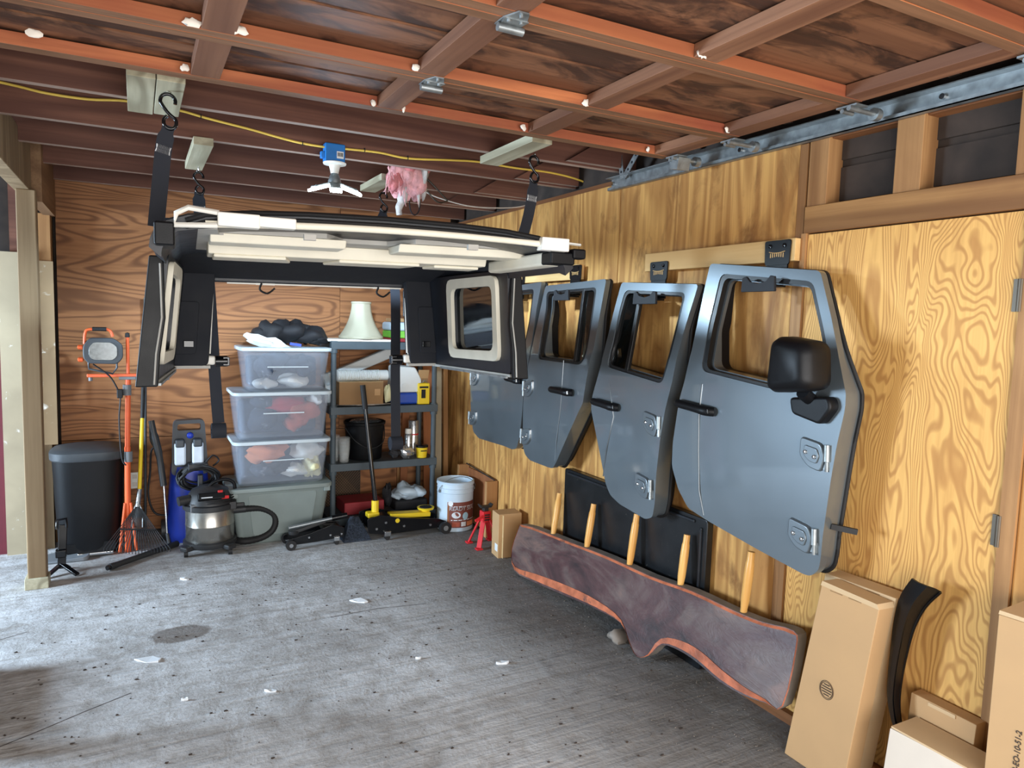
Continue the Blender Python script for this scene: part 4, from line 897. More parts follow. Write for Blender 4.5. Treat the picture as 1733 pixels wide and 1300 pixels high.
mat('shelf_plastic', lin(70, 82, 90), .55)
mat('shade_cloth', lin(186, 182, 160), .7, var=.04)
mat('duct_white', lin(216, 220, 220), .5, var=.04)
mat('cooler_blue', lin(36, 74, 170), .4)
mat('foil', lin(196, 200, 204), .25, .8, var=.2, vs=30)
mat('clear_cup', lin(220, 226, 226), .2, Alpha=.25)
mat('red_dull', lin(150, 40, 48), .6)
mat('green_pack', lin(120, 190, 70), .5)
mat('bucket_white', lin(196, 214, 228), .4, var=.05)
mat('label_brown', lin(120, 64, 54), .6, var=.2, vs=14)
mat('jack_red', lin(208, 40, 48), .42)
mat('mesh_brown', lin(120, 96, 72), .7)
# trash can
tc = thing('trash_can', 'black pedal trash can with grey domed lid beside the wooden post', 'trash can', (-.30, 5.51, 0))
m = MB(); m.lathe([(.172, .0), (.185, .03), (.20, .35), (.212, .655)], 28, (-.30, 5.51, .0), None, 1, .86, True, 3.4); m.build('bin_body', 'can_black', tc, 50)
m = MB(); m.lathe([(.216, .64), (.225, .65), (.226, .695), (.205, .712), (.12, .728), (.0, .732)], 28, (-.30, 5.51, .0), None, 1, .86, False, 3.4); ld = m.build('lid', 'can_lid', tc, 40)
MB().box((-.33, 5.332, .672), (.085, .006, .03)).build('latch', 'bin_rim', ld, bevel=.002)
MB().bb(-.37, -.16, 5.31, 5.37, .012, .034).build('pedal', 'chrome', tc, bevel=.006)
MB().bb(-.47, -.15, 5.352, 5.362, .03, .09).build('kick_plate', 'can_black', tc)
# work light stand
ws_ = thing('work_light', 'orange telescopic work light stand with one grey flood lamp', 'work light', (-.065, 5.33, 0))
PX, PY = -.07, 5.36
MB().cyl((PX-.008, PY, 0), (PX, PY, .72), .019, 14).build('lower_pole', 'orange_paint', ws_, 50)
MB().cyl((PX, PY, .70), (PX+.012, PY, 1.18), .0165, 14).build('upper_pole', 'orange_paint', ws_, 50)
for z in (.62, 1.07): MB().cyl((PX+.004, PY, z), (PX+.005, PY, z+.07), .026, 14).build('collar', 'grey_plastic', ws_, 50)
zc = ony(220, 635, PY).z; xl, xr = ony(147, 634, PY).x, ony(289, 636, PY).x
MB().box(((xl+xr)/2, PY-.005, zc), (xr-xl, .03, .022)).build('cross_bar', 'orange_paint', ws_, bevel=.004)
MB().box((PX+.008, PY-.005, zc-.018), (.10, .045, .02)).build('bar_clamp', 'grey_plastic', ws_, bevel=.004)
MB().cyl((PX+.012, PY, zc), (PX+.012, PY, zc+.26), .011, 10).build('top_handle', 'orange_paint', ws_, 50)
MB().lathe([(.0, .03), (.013, .025), (.015, .0), (.008, -.006)], 10, (PX+.012, PY, zc+.255)).build('handle_knob', 'black_rubber', ws_, 50)
for x in (xl+.02, xr-.02): MB().cyl((x, PY, zc-.035), (x, PY, zc-.008), .012, 10).build('wing_nut', 'grey_plastic', ws_, 50)
lc_ = ony(175, 593, PY-.02)
lh = MB().prism(roundpoly([(-.115, .03), (-.075, .085), (.06, .085), (.115, .04), (.115, -.05), (.08, -.09), (-.085, -.085), (-.115, -.05)], .02), lambda u, w: Vector((lc_.x+u, lc_.y-.05, lc_.z+w)), lambda u, w: Vector((lc_.x+u*.8, lc_.y+.05, lc_.z+w*.8))).build('flood_housing', 'dark_grey', ws_, bevel=.01)
MB().prism(roundpoly([(-.08, .02), (-.055, .055), (.045, .055), (.08, .025), (.08, -.035), (.055, -.062), (-.06, -.06), (-.08, -.035)], .015), lambda u, w: Vector((lc_.x+u, lc_.y-.054, lc_.z+w)), lambda u, w: Vector((lc_.x+u, lc_.y-.045, lc_.z+w))).build('lens', 'lamp_glass', lh, bevel=.002)
MB().tube(catmull([(lc_.x-.105, lc_.y, lc_.z+.04), (lc_.x-.10, lc_.y, lc_.z+.11), (lc_.x-.075, lc_.y, lc_.z+.135), (lc_.x+.03, lc_.y, lc_.z+.135), (lc_.x+.055, lc_.y, lc_.z+.09)], 4), .009, 8).build('carry_handle', 'orange_paint', lh, 60)
MB().cyl((lc_.x-.06, lc_.y, lc_.z+.138), (lc_.x+.02, lc_.y, lc_.z+.138), .014, 10).build('handle_grip', 'black_rubber', lh, 50)
for z in (.02, -.06): MB().lathe([(.0, -.018), (.015, -.012), (.015, .012), (.0, .018)], 10, (lc_.x-.128, lc_.y-.01, lc_.z+z), ry(90)).build('tilt_knob', 'orange_paint', lh, 50)
m = MB(); m.tube([(lc_.x-.085, lc_.y, lc_.z-.08), (lc_.x-.085, lc_.y, lc_.z-.12), (lc_.x+.05, lc_.y, zc+.012), (lc_.x+.075, lc_.y, lc_.z-.115), (lc_.x+.075, lc_.y, lc_.z-.08)], .007, 6); m.build('yoke', 'dark_grey', lh, 50)
MB().tube(catmull([(lc_.x-.06, PY-.03, lc_.z-.09), (lc_.x+.03, PY-.035, zc+.0), (PX-.05, PY-.03, zc-.09), (PX-.035, PY-.025, zc-.14), (PX-.045, PY-.025, .9), (PX-.035, PY-.025, .66), (PX-.01, PY-.03, .6)], 5), .0055, 6).build('power_cord', 'black_rubber', ws_, 60)
MB().box((PX-.038, PY-.026, zc-.12), (.035, .03, .06)).build('plug', 'black_rubber', ws_, bevel=.006)
for a in (100, 215, 330):
    d = Vector((math.cos(math.radians(a)), math.sin(math.radians(a)), 0)); MB().tube([Vector((PX-.004, PY, .34))+d*.02, Vector((PX-.008, PY, .012))+d*.06], .009, 8).build('leg', 'orange_paint', ws_, 50)
# rake
rk = thing('leaf_rake', 'leaf rake with yellow and black handle leaning on the back wall', 'rake', (0, 5.25, 0))
T = lambda px, py, y: ony(px, py, y)
def seg(a, b, r, nm, mt, ya, yb): MB().cyl(T(*a, ya), T(*b, yb), r, 12).build(nm, mt, rk, 50)
seg((243, 640), (241, 708), .0135, 'grip', 'black_rubber', 5.60, 5.53); seg((241, 708), (236, 830), .0125, 'handle', 'yellow_paint', 5.53, 5.38); seg((243, 633), (243, 641), .0145, 'end_cap', 'yellow_paint', 5.605, 5.60)
seg((236, 828), (233, 858), .0145, 'ferrule', 'steel_galv', 5.38, 5.345)
hd_ = T(233, 858, 5.345)
for k in range(22):
    u = k/21-.5; px = 232+u*112; e = T(px, 936-abs(u)*10, 5.20); e.z = max(e.z, .005)
    mid = hd_.lerp(e, .5)+Vector((0, -.0, .012))
    MB().tube([hd_+Vector((u*.03, 0, 0)), mid, e+Vector((0, .0, .012)), e+Vector((0, -.03, 0))], .0026, 5).build('tine', 'vac_black', rk, 60)
MB().tube([hd_.lerp(T(232+(k/10-.5)*112, 934, 5.2), .55)+Vector((0, -.004, .014)) for k in range(11)], .006, 6).build('spreader', 'vac_black', rk, 60)
for s_ in (-1, 1): MB().tube([hd_+Vector((0, 0, .04)), hd_+Vector((s_*.03, -.008, -.03)), hd_.lerp(T(232+s_*18, 934, 5.2), .5)+Vector((0, -.006, .014))], .004, 6).build('brace_wire', 'steel_galv', rk, 60)
# dark stick with brown cap behind the hardtop flange
bs_ = thing('broom_stick', 'thin dark stick with brown cap standing behind the hardtop edge', 'stick', (.04, 5.66, 0))
MB().cyl((.03, 5.70, 0.0), T(246, 508, 5.70), .009, 8).build('stick', 'dark_grey', bs_, 50); MB().cyl(T(246, 516, 5.70), T(246, 504, 5.70), .012, 8).build('cap', 'steel_dark', bs_, 50)
# black tube on the floor
a, b = onz(186, 960, .022), onz(300, 920, .022)
bt = thing('black_tube', 'black plastic tube lying on the floor in front of the rake', 'tube', (a.x, a.y, 0)); MB().tube([a, a.lerp(b, .12), a.lerp(b, .5), b], [.022, .019, .019, .021], 10).build('tube_body', 'vac_black', bt, 50)
MB().cyl(a+(a-b).normalized()*.02, a, .016, 10).build('tube_nozzle', 'black_gloss', bt, 50)
# pressure washer
pw = thing('pressure_washer', 'blue and black pressure washer with white bottles and coiled hose', 'pressure washer', (.31, 5.55, 0)); X, Y = .315, 5.56
m = MB(); m.lathe([(.15, .0), (.155, .05), (.14, .30), (.118, .54)], 24, (X, Y, 0), None, 1, .95, True, 3.2); m.build('body', 'blue_plastic', pw, 50)
P = roundpoly([(-.118, .48), (-.10, .87), (.10, .875), (.125, .48)], .035, 4); Pi = roundpoly([(-.077, .80), (-.074, .845), (.074, .848), (.078, .80)], .015, 3)
fr = MB().sheet(P, [Pi], .3, lambda u, w: Vector((X+u, Y-.10, w)), lambda u, w: Vector((X+u, Y-.02, w))).build('handle_frame', 'dark_grey', pw, 40)
MB().lathe([(.022, 0), (.022, -.02), (.016, -.026)], 16, (X+.005, Y-.10, .765), rx(90) @ Matrix.Scale(-1, 3, (0, 0, 1))).build('dial_knob', 'blue_plastic', fr, 50)
for u in (-.062, .052):
    bo = MB().box((X+u, Y-.13, .64), (.075, .05, .16)).build('detergent_bottle', 'bottle_white', pw, bevel=.015, seg=3); MB().box((X+u, Y-.135, .715), (.062, .052, .06)).build('bottle_cap', 'dark_grey', bo, bevel=.014, seg=3)
for k in range(7):
    r = .085+.012*(k % 4); MB().tube([(X+.05+r*1.15*math.cos(t), Y-.16-.012*k+.03*math.sin(2*t+k), .49+r*.72*math.sin(t)-.004*k) for t in [j*math.pi/9 for j in range(18)]], .008, 6, closed=True).build('hose_coil', 'black_rubber', pw, 60)
m = MB(); m.box((X+.05, Y-.17, .55), (.13, .08, .05)); m.box((X+.06, Y-.23, .46), (.035, .05, .09)); m.build('coil_hook', 'vac_black', pw, bevel=.008)
MB().tube(catmull([(X+.1, Y-.15, .57), (X+.15, Y-.15, .62), (X+.19, Y-.14, .58), (X+.15, Y-.14, .54)], 4), .006, 6).build('loose_cord', 'black_rubber', pw, 60)
for s_ in (-1, 1): MB().cyl((X+s_*.15, Y-.02, .075), (X+s_*.185, Y-.02, .075), .075, 18).build('wheel', 'vac_black', pw, 40)
# wand
wd = thing('washer_wand', 'black spray gun with steel lance standing beside the pressure washer', 'spray gun', (.1, 5.45, 0))
MB().tube(catmull([T(256, 712, 5.42), T(262, 740, 5.41), T(270, 775, 5.41), T(277, 822, 5.40)], 4), [.02]*4+[.026]*4+[.022]*5, 10).build('gun_body', 'vac_black', wd, 60)
MB().tube(catmull([T(254, 718, 5.42), T(255, 745, 5.42), T(266, 764, 5.42)], 4), .006, 8).build('trigger_guard', 'black_gloss', wd, 60)
MB().cyl(T(277, 818, 5.40), T(283, 905, 5.36), .0065, 8).build('lance', 'chrome', wd, 50)
e = onz(287, 922, .0); e.z = .0; MB().cyl(T(283, 903, 5.36), Vector((e.x, 5.33, .0)), .012, 8).build('nozzle', 'vac_black', wd, 50)
MB().tube(catmull([T(264, 756, 5.43), T(256, 764, 5.44), T(254, 800, 5.46), T(251, 838, 5.48), T(262, 868, 5.5), T(285, 872, 5.5)], 5), .007, 6).build('feed_hose', 'black_rubber', wd, 60)
# shop vacuum
sv = thing('shop_vacuum', 'stainless steel shop vacuum with black head and hose on casters', 'vacuum cleaner', (.42, 5.2, 0)); X, Y = .425, 5.2
MB().lathe([(.152, .075), (.156, .08), (.156, .188), (.1585, .192), (.156, .197), (.156, .31)], 32, (X, Y, 0)).build('drum', 'steel_drum', sv, 40)
m = MB(); m.lathe([(.165, .045), (.172, .055), (.172, .08), (.158, .09)], 28, (X, Y, 0)); m.build('base_ring', 'vac_black', sv, 40)
for a in (35, 125, 215, 305):
    d = Vector((math.cos(math.radians(a)), math.sin(math.radians(a)), 0)); c = Vector((X, Y, .055))+d*.175
    ft = MB().box(c, (.09, .07, .035), rz(a)).build('caster_foot', 'vac_black', sv, bevel=.012); q = c+d*.02; MB().cyl((q.x-.012, q.y, .024), (q.x+.012, q.y, .024), .024, 14).build('caster', 'black_rubber', ft, 40)
MB().lathe([(.166, .30), (.172, .305), (.172, .335), (.162, .34)], 28, (X, Y, 0)).build('rim', 'vac_black', sv, 40)
MB().lathe([(.16, .338), (.155, .36), (.135, .40), (.115, .43), (.06, .452), (.0, .455)], 28, (X, Y, 0), None, 1, .95, False).build('motor_head', 'vac_black', sv, 35)
MB().box((X+.0, Y-.11, .395), (.17, .07, .05), rx(-28)).build('control_panel', 'can_black', sv, bevel=.01)
for s_ in (-1, 1): MB().box((X+s_*.165-(.03 if s_ > 0 else -.06), Y-.10, .325), (.05, .04, .055)).build('rim_latch', 'grey_plastic' if s_ < 0 else 'vac_black', sv, bevel=.006)
for k in range(4): MB().tube([(X+.02+(.15-.004*k)*math.cos(t), Y+(.15-.004*k)*math.sin(t), .35+.011*k+.008*math.sin(3*t+k)) for t in [j*math.pi/12 for j in range(24)]], .0055, 6, closed=True).build('wound_cord', 'black_rubber', sv, 60)
MB().tube(catmull([(X-.01, Y-.02, .445), (X+.03, Y-.02, .478), (X+.10, Y-.02, .49), (X+.15, Y-.02, .465), (X+.16, Y-.02, .42)], 4), .012, 8).build('carry_handle', 'can_black', sv, 60)
MB().box((X+.055, Y-.125, .432), (.032, .016, .016), rx(-28)).build('power_switch', 'red_plastic', sv, bevel=.003)
MB().box((X+.085, Y-.143, .395), (.045, .004, .02), rx(-28)).build('red_badge', 'red_plastic', sv)
for k in range(2): MB().box((X-.03+k*.03, Y-.146+.006*k, .402-.012*k), (.07-k*.03, .003, .006), rx(-28)).build('printed_line', 'paper_white', sv)
MB().cyl((X-.13, Y-.04, .375), (X-.20, Y-.06, .37), .032, 14).build('blower_port', 'vac_black', sv, 40)
hz_ = [(X+.15, Y-.02, .27), (X+.24, Y-.04, .275), (X+.33, Y-.03, .265), (X+.41, Y-.02, .215), (X+.43, Y-.02, .15), (X+.40, Y-.02, .085), (X+.32, Y-.02, .045), (X+.20, Y-.02, .04), (X+.10, Y+.15, .04)]
hs_ = catmull(hz_, 9); MB().tube(hs_, [.0225+(.002 if i % 2 else 0) for i in range(len(hs_))], 10).build('hose', 'black_rubber', sv, 50)
MB().cyl((X+.14, Y-.02, .27), (X+.23, Y-.038, .275), .027, 12).build('hose_cuff', 'vac_black', sv, 40)
MB().box((X+.175, Y-.03, .31), (.09, .05, .03)).build('hose_port', 'vac_black', sv, bevel=.008)
# storage bins
def tub(name, label, x0, x1, y0, y1, z0, h, mt, rim, taper=.03, lid=.03):
    t = thing(name, label, 'storage bin', ((x0+x1)/2, (y0+y1)/2, z0)); cx_, cy_ = (x0+x1)/2, (y0+y1)/2; w, d = x1-x0, y1-y0
    def ring(k, z, inset=0): return [Vector((cx_+a, cy_+b, z)) for a, b in rrect(w-2*taper*(1-k)-2*inset, d-2*taper*(1-k)-2*inset, .05)]
    m = MB(); n = 20; L = [ring(0, z0), ring(.05, z0+.012), ring(.9, z0+h-lid-.012), ring(1, z0+h-lid), ring(1, z0+h-lid, .006), ring(.05, z0+.02, .006)]
    L[0] = [Vector((cx_+(p.x-cx_)*.95, cy_+(p.y-cy_)*.95, p.z)) for p in L[0]]
    m.add([q for r in L for q in r], [(i*n+k, i*n+(k+1) % n, (i+1)*n+(k+1) % n, (i+1)*n+k) for i in range(5) for k in range(n)]+[tuple(range(n-1, -1, -1)), tuple(5*n+k for k in range(n))])
    m.build('bin_body', mt, t, 40)
    m = MB(); R0 = [Vector((cx_+a, cy_+b, 0)) for a, b in rrect(w+.03, d+.03, .055)]
    m.add([q+Vector((0, 0, z0+h-lid)) for q in R0]+[q+Vector((0, 0, z0+h)) for q in R0], [(k, (k+1) % n, n+(k+1) % n, n+k) for k in range(n)]+[tuple(range(n-1, -1, -1)), tuple(n+k for k in range(n))]); m.build('lid', rim, t, bevel=.006)
    return t, cx_, cy_
TY0, TY1 = 5.14, 5.62
t, cx_, cy_ = tub('storage_tub', 'opaque grey storage tub at the bottom of the bin stack', .55, 1.24, TY0, TY1, 0, .42, 'tub_grey', 'tub_grey', .06)
fp = MB().prism(roundpoly([(-.23, .37), (.25, .37), (.21, .06), (-.19, .06)], .03), lambda u, w: Vector((cx_+u, TY0+.052-.13*w, w)), lambda u, w: Vector((cx_+u, TY0+.07-.13*w, w))).build('raised_panel', 'tub_grey', t, bevel=.006)
MB().bb(.555, .60, TY0-.008, TY0+.01, .36, .40).build('lid_catch', 'tub_grey', t, bevel=.004); MB().bb(1.19, 1.235, TY0-.008, TY0+.01, .36, .40).build('lid_catch', 'tub_grey', t, bevel=.004)
def stuffing(par, items, y):
    for i, (px, py, w, h, mt) in enumerate(items):
        p = ony(px, py, y); MB().blob(p+Vector((0, .06, 0)), (w, .16, h), 16, 10, .28, i*7+px).build('folded_cloth', mt, par, 60)
bn = ((.585, 1.235, .421, .325, 'clear storage bin of white and orange clothes standing on the grey tub'), (.585, 1.24, .747, .345, 'clear storage bin with red and brick cloth inside, second from the top'), (.64, 1.24, 1.093, .31, 'clear storage bin with dark patterned clothes, topmost under the black bag'))
SB = []
for (x0, x1, z0, h, lb) in bn:
    t, cx_, cy_ = tub('storage_bin', lb, x0, x1, TY0+.02, TY1-.04, z0, h, 'bin_clear', 'bin_rim', .035, .026); SB.append(t)
    MB().bb((x0+x1)/2-.14, (x0+x1)/2+.14, TY0+.0215, TY0+.024, z0+h*.55, z0+h*.55+.008).build('moulded_rib', 'bin_rim', t)
    MB().box(((x0+x1)/2, (TY0+TY1)/2+.07, z0+h*.42), (x1-x0-.12, .2, h*.7)).build('packed_cloth', 'cloth_navy', t, bevel=.03, seg=3)
YI = TY0+.075
stuffing(SB[0], ((450, 768, .26, .14, 'cloth_orange'), (520, 765, .22, .13, 'cloth_white'), (500, 797, .2, .09, 'cloth_white'), (530, 790, .13, .15, 'cloth_cream'), (446, 797, .17, .1, 'cloth_navy'), (470, 790, .16, .1, 'cloth_black')), YI)
stuffing(SB[1], ((480, 685, .28, .12, 'cloth_red'), (515, 700, .24, .14, 'cloth_brick'), (535, 678, .1, .08, 'cloth_white'), (448, 710, .22, .16, 'cloth_navy'), (446, 682, .17, .09, 'cloth_navy'), (500, 718, .14, .1, 'cloth_brick')), YI)
stuffing(SB[2], ((470, 612, .2, .14, 'cloth_navy'), (500, 645, .22, .09, 'cloth_white'), (450, 650, .16, .07, 'cloth_white'), (512, 620, .18, .15, 'cloth_navy'), (450, 620, .16, .14, 'cloth_navy')), YI)
bg = thing('cloth_bag', 'crumpled black cloth bag lying on the topmost clear bin', 'bag', (.95, 5.38, 1.404))
for i, (px, py, w, h) in enumerate(((460, 562, .26, .14), (490, 560, .28, .15), (518, 567, .24, .12), (535, 575, .16, .07), (445, 570, .2, .1))):
    p = ony(px, py, 5.38); p.z = max(p.z, 1.404+h*.38); MB().blob(p, (w, .26, h), 18, 12, .3, i+21).build('bag_fold', 'cloth_black', bg, 60)
pb = thing('paper_bag', 'white printed paper bag crumpled under the black cloth bag', 'bag', (.75, 5.28, 1.404))
MB().blob((.80, 5.24, 1.435), (.3, .12, .07), 14, 9, .3, 5, ry(14)).build('bag_paper', 'cloth_white', pb, 50)
MB().box((1.0, 5.215, 1.425), (.08, .02, .02), ry(8)).build('printed_corner', 'cooler_blue', pb)
# shelf unit
su = thing('shelf_unit', 'dark grey plastic shelf unit with four posts against the back wall', 'shelf', (1.7, 5.5, 0))
SX0, SX1, SY0, SY1 = 1.275, 2.135, 5.30, 5.68
for x in (SX0+.025, SX1-.025):
    for y in (SY0+.025, SY1-.025):
        po = MB().cyl((x, y, 0), (x, y, 1.43), .021, 12).build('post', 'shelf_plastic', su, 50)
        for z in (.43, .87, 1.36): MB().cyl((x, y, z), (x, y, z+.09), .029, 12).build('socket', 'shelf_plastic', po, 50)
SZ = (1.40, .905, .47, .045)
for z in SZ:
    sh = MB().bb(SX0, SX1, SY0, SY1, z+.03, z+.045).build('shelf_board', 'shelf_plastic', su, bevel=.004)
    for (a, b, c, d) in ((SX0, SX1, SY0-.004, SY0+.012), (SX0, SX1, SY1-.012, SY1), (SX0, SX0+.012, SY0, SY1), (SX1-.012, SX1, SY0, SY1)): MB().bb(a, b, c, d, z-.012, z+.046).build('shelf_lip', 'shelf_plastic', sh, bevel=.003)
Z1, Z2, Z3, Z4 = [z+.0468 for z in SZ]
o = MB().bb(1.235, 1.74, 5.31, 5.62, Z1, Z1+.018).build('white_board', 'white_plastic', None, bevel=.004); tag(o, 'thin white board lying on the top shelf under the lampshade', 'board')
ls = thing('lampshade', 'cream pleated bell lampshade on the top shelf', 'lampshade', (1.5, 5.46, Z1+.018)); lx = ony(611, 560, 5.46).x
zq = Z1+.019
m = MB(); k = 8
def shade(u, v):
    a = u*2*math.pi; r = .075+.095*(1-v)**2.1+.006*(1-v); pl = 1-.035*abs(math.sin(a*4)); return Vector((lx+r*pl*math.cos(a), 5.46+r*pl*math.sin(a), zq+.012+.265*v))
m.grid(shade, 48, 12); m.build('shade_panel', 'shade_cloth', ls, 50)
MB().lathe([(.165, 0), (.172, .004), (.168, .022), (.16, .024)], 32, (lx, 5.46, zq), None, 1, 1, False).build('lower_trim', 'shade_cloth', ls, 40)
MB().lathe([(.076, .27), (.079, .275), (.076, .286)], 24, (lx, 5.46, zq), None, 1, 1, False).build('upper_trim', 'shade_cloth', ls, 40)
def rest(name, label, cat, builder, loc):
    t = thing(name, label, cat, loc); builder(t); return t
o = MB().bb(1.745, 1.98, 5.34, 5.62, Z1+.0, Z1+.028).build('red_folder', 'red_dull', None, bevel=.006); tag(o, 'flat red folder on the top shelf under the paper pack', 'folder')
pk = thing('paper_pack', 'white and green wrapped paper pack on the red folder', 'package', (1.86, 5.48, Z1+.029)); MB().bb(1.76, 1.97, 5.36, 5.6, Z1+.029, Z1+.085).build('green_band', 'green_pack', pk, bevel=.01); MB().bb(1.755, 1.975, 5.355, 5.605, Z1+.085, Z1+.155).build('white_wrap', 'bucket_white', pk, bevel=.02)
o = MB().bb(1.80, 1.99, 5.5, 5.64, Z1+.156, Z1+.185).build('kraft_parcel', 'cardboard', None, bevel=.006); tag(o, 'small kraft parcel on the green and white paper pack', 'parcel')
a, b = ony(552, 640, 5.62), ony(662, 596, 5.62)
dw = thing('downspout', 'flattened white downspout leaning across the second shelf', 'duct', (a.x, 5.62, Z2)); MB().bar((a.x, 5.63, a.z-.01), (b.x, 5.63, b.z), .07, .085).build('duct_body', 'duct_white', dw, bevel=.012); MB().bar((a.x-.02, 5.63, a.z-.018), (a.x+.03, 5.63, a.z-.0), .074, .10).build('duct_end', 'bin_rim', dw, bevel=.012)
MB().bb(a.x-.01, a.x+.05, 5.60, 5.66, Z2, a.z-.03).build('duct_foot', 'duct_white', dw)
bx1 = thing('brown_carton', 'low brown carton on the second shelf under the ribbed hose', 'box', (1.52, 5.44, Z2)); MB().bb(1.345, 1.69, 5.33, 5.56, Z2+.012, Z2+.185).build('carton', 'cardboard_dark', bx1, bevel=.003); MB().bb(1.62, 1.665, 5.328, 5.331, Z2+.08, Z2+.13).build('printed_label', 'cardboard', bx1)
MB().bb(1.345, 1.69, 5.33, 5.56, Z2+.185, Z2+.187).build('tape_strip', 'tape', bx1)
rb = thing('ribbed_hose', 'white ribbed vent hose lying on the brown carton', 'hose', (1.52, 5.40, Z2+.187)); hz0 = Z2+.187+.045
pts = [Vector((1.34+.4*k/60, 5.40, hz0)) for k in range(61)]
MB().tube(pts, [.044 if k % 2 else .036 for k in range(50)]+[.040]*11, 16).build('hose_body', 'duct_white', rb, 60)
o = MB().blob((1.55, 5.36, Z2+.009), (.42, .1, .012), 16, 6, .2, 3).build('plastic_sheet', 'grey_wool', None, 50); tag(o, 'thin grey plastic sheet tucked under the brown carton', 'sheet')
o = MB().blob((1.735, 5.36, Z2+.085), (.06, .06, .14), 12, 8, .25, 8).build('beige_rag', 'cloth_cream', None, 50); tag(o, 'beige rag hanging at the end of the brown carton', 'rag')
co = thing('cooler', 'small white and blue cooler on the second shelf', 'cooler', (1.88, 5.46, Z2)); MB().bb(1.79, 2.0, 5.34, 5.56, Z2, Z2+.095).build('cooler_base', 'cooler_blue', co, bevel=.02)
P = roundpoly([(1.79, 0), (2.005, 0), (2.01, .1), (1.955, .2), (1.80, .21)], .02); MB().prism(P, lambda u, w: Vector((u, 5.335, Z2+.096+w)), lambda u, w: Vector((u, 5.56, Z2+.096+w))).build('cooler_lid', 'duct_white', co, bevel=.014)
MB().lathe([(.02, 0), (.02, -.006)], 16, (1.86, 5.335, Z2+.15), rx(90) @ Matrix.Scale(-1, 3, (0, 0, 1))).build('lid_button', 'duct_white', co, 40)
bx2 = thing('open_carton', 'open brown carton behind the yellow can on the second shelf', 'box', (2.08, 5.52, Z2)); MB().bb(2.012, 2.095, 5.42, 5.63, Z2, Z2+.2).build('carton', 'cardboard_dark', bx2, bevel=.003); MB().bar((2.05, 5.425, Z2+.2), (2.05, 5.40, Z2+.27), .09, .004).build('open_flap', 'cardboard', bx2)
yc_ = thing('yellow_can', 'rectangular yellow solvent can with black cap', 'can', (2.05, 5.36, Z2)); MB().bb(1.972, 2.072, 5.318, 5.39, Z2, Z2+.17).build('can_body', 'yellow_paint', yc_, bevel=.008); MB().cyl((2.0, 5.355, Z2+.17), (2.0, 5.355, Z2+.195), .013, 12).build('cap', 'black_gloss', yc_, 40)
MB().bb(2.0, 2.035, 5.316, 5.3185, Z2+.05, Z2+.12).build('printed_figure', 'black_matte', yc_); MB().bb(1.985, 2.058, 5.316, 5.3185, Z2+.13, Z2+.145).build('printed_band', 'black_matte', yc_)
MB().tube(catmull([(2.02, 5.355, Z2+.17), (2.035, 5.355, Z2+.19), (2.06, 5.355, Z2+.17)], 3), .003, 6).build('wire_handle', 'steel_galv', yc_)
bk = thing('black_bucket', 'wide black plastic bucket on the third shelf', 'bucket', (1.555, 5.47, Z3)); MB().lathe([(.13, 0), (.135, .01), (.155, .27), (.163, .275), (.165, .295), (.155, .3), (.15, .28), (.12, .02)], 28, (1.59, 5.49, Z3)).build('bucket_body', 'can_black', bk, 40)
MB().blob((1.59, 5.49, Z3+.285), (.26, .24, .05), 14, 8, .2, 6).build('liner_film', 'foil', bk, 60)
MB().tube(catmull([(1.432, 5.48, Z3+.25), (1.48, 5.355, Z3+.16), (1.59, 5.335, Z3+.1), (1.70, 5.355, Z3+.14), (1.748, 5.48, Z3+.25)], 4), .004, 6).build('wire_handle', 'vac_black', bk, 60)
for (x, y, h, r, lb_c) in ((1.335, 5.43, .2, .042, 'narrow sleeve of clear plastic cups next to the shelf post'), (1.395, 5.365, .19, .045, 'wide sleeve of clear plastic cups next to the black bucket')):
    cc = thing('clear_cups', lb_c, 'cups', (x, y, Z3), 'cup sleeves on the third shelf')
    for k in range(4): MB().lathe([(r*.75, 0), (r, .11), (r*1.06, .115)], 16, (x, y, Z3+.001+k*(h-.115)/3), None, 1, 1, False).build('cup', 'clear_cup', cc, 40)
o = thing('spray_can', 'white spray can with silver top on the third shelf', 'spray can', (1.93, 5.44, Z3)); MB().lathe([(.032, 0), (.033, .005), (.033, .17), (.024, .185)], 18, (1.94, 5.44, Z3)).build('can_body', 'foil', o, 40); MB().lathe([(.027, .185), (.028, .19), (.026, .225), (.0, .228)], 16, (1.94, 5.44, Z3), None, 1, 1, False).build('cap', 'white_plastic', o, 40)
o = thing('tall_tin', 'tall silver tin with a red stripe on the third shelf', 'can', (2.02, 5.5, Z3)); MB().lathe([(.043, 0), (.043, .275), (.04, .28)], 20, (2.01, 5.52, Z3)).build('tin_body', 'foil', o, 40); MB().lathe([(.0435, .16), (.0435, .172)], 20, (2.01, 5.52, Z3), None, 1, 1, False).build('red_stripe', 'red_plastic', o, 40)
o = thing('yellow_tub', 'small yellow tub with black lid on the third shelf', 'tub', (2.06, 5.37, Z3)); MB().lathe([(.04, 0), (.048, .085)], 20, (2.025, 5.355, Z3)).build('tub_body', 'yellow_paint', o, 40); MB().lathe([(.051, .083), (.052, .1), (.046, .104)], 20, (2.025, 5.355, Z3)).build('lid', 'black_gloss', o, 40); MB().bb(2.0, 2.05, 5.304, 5.3085, Z3+.055, Z3+.062).build('printed_line', 'black_matte', o)
o = MB().blob((1.885, 5.345, Z3+.052), (.11, .06, .1), 12, 8, .3, 9).build('foil_bag', 'foil'); tag(o, 'crumpled silver foil bag at the edge of the third shelf', 'bag')
o = MB().blob((1.79, 5.35, Z3+.052), (.1, .07, .08), 10, 7, .3, 19).build('dark_glove', 'cloth_black'); tag(o, 'crumpled dark glove beside the silver foil bag', 'glove')
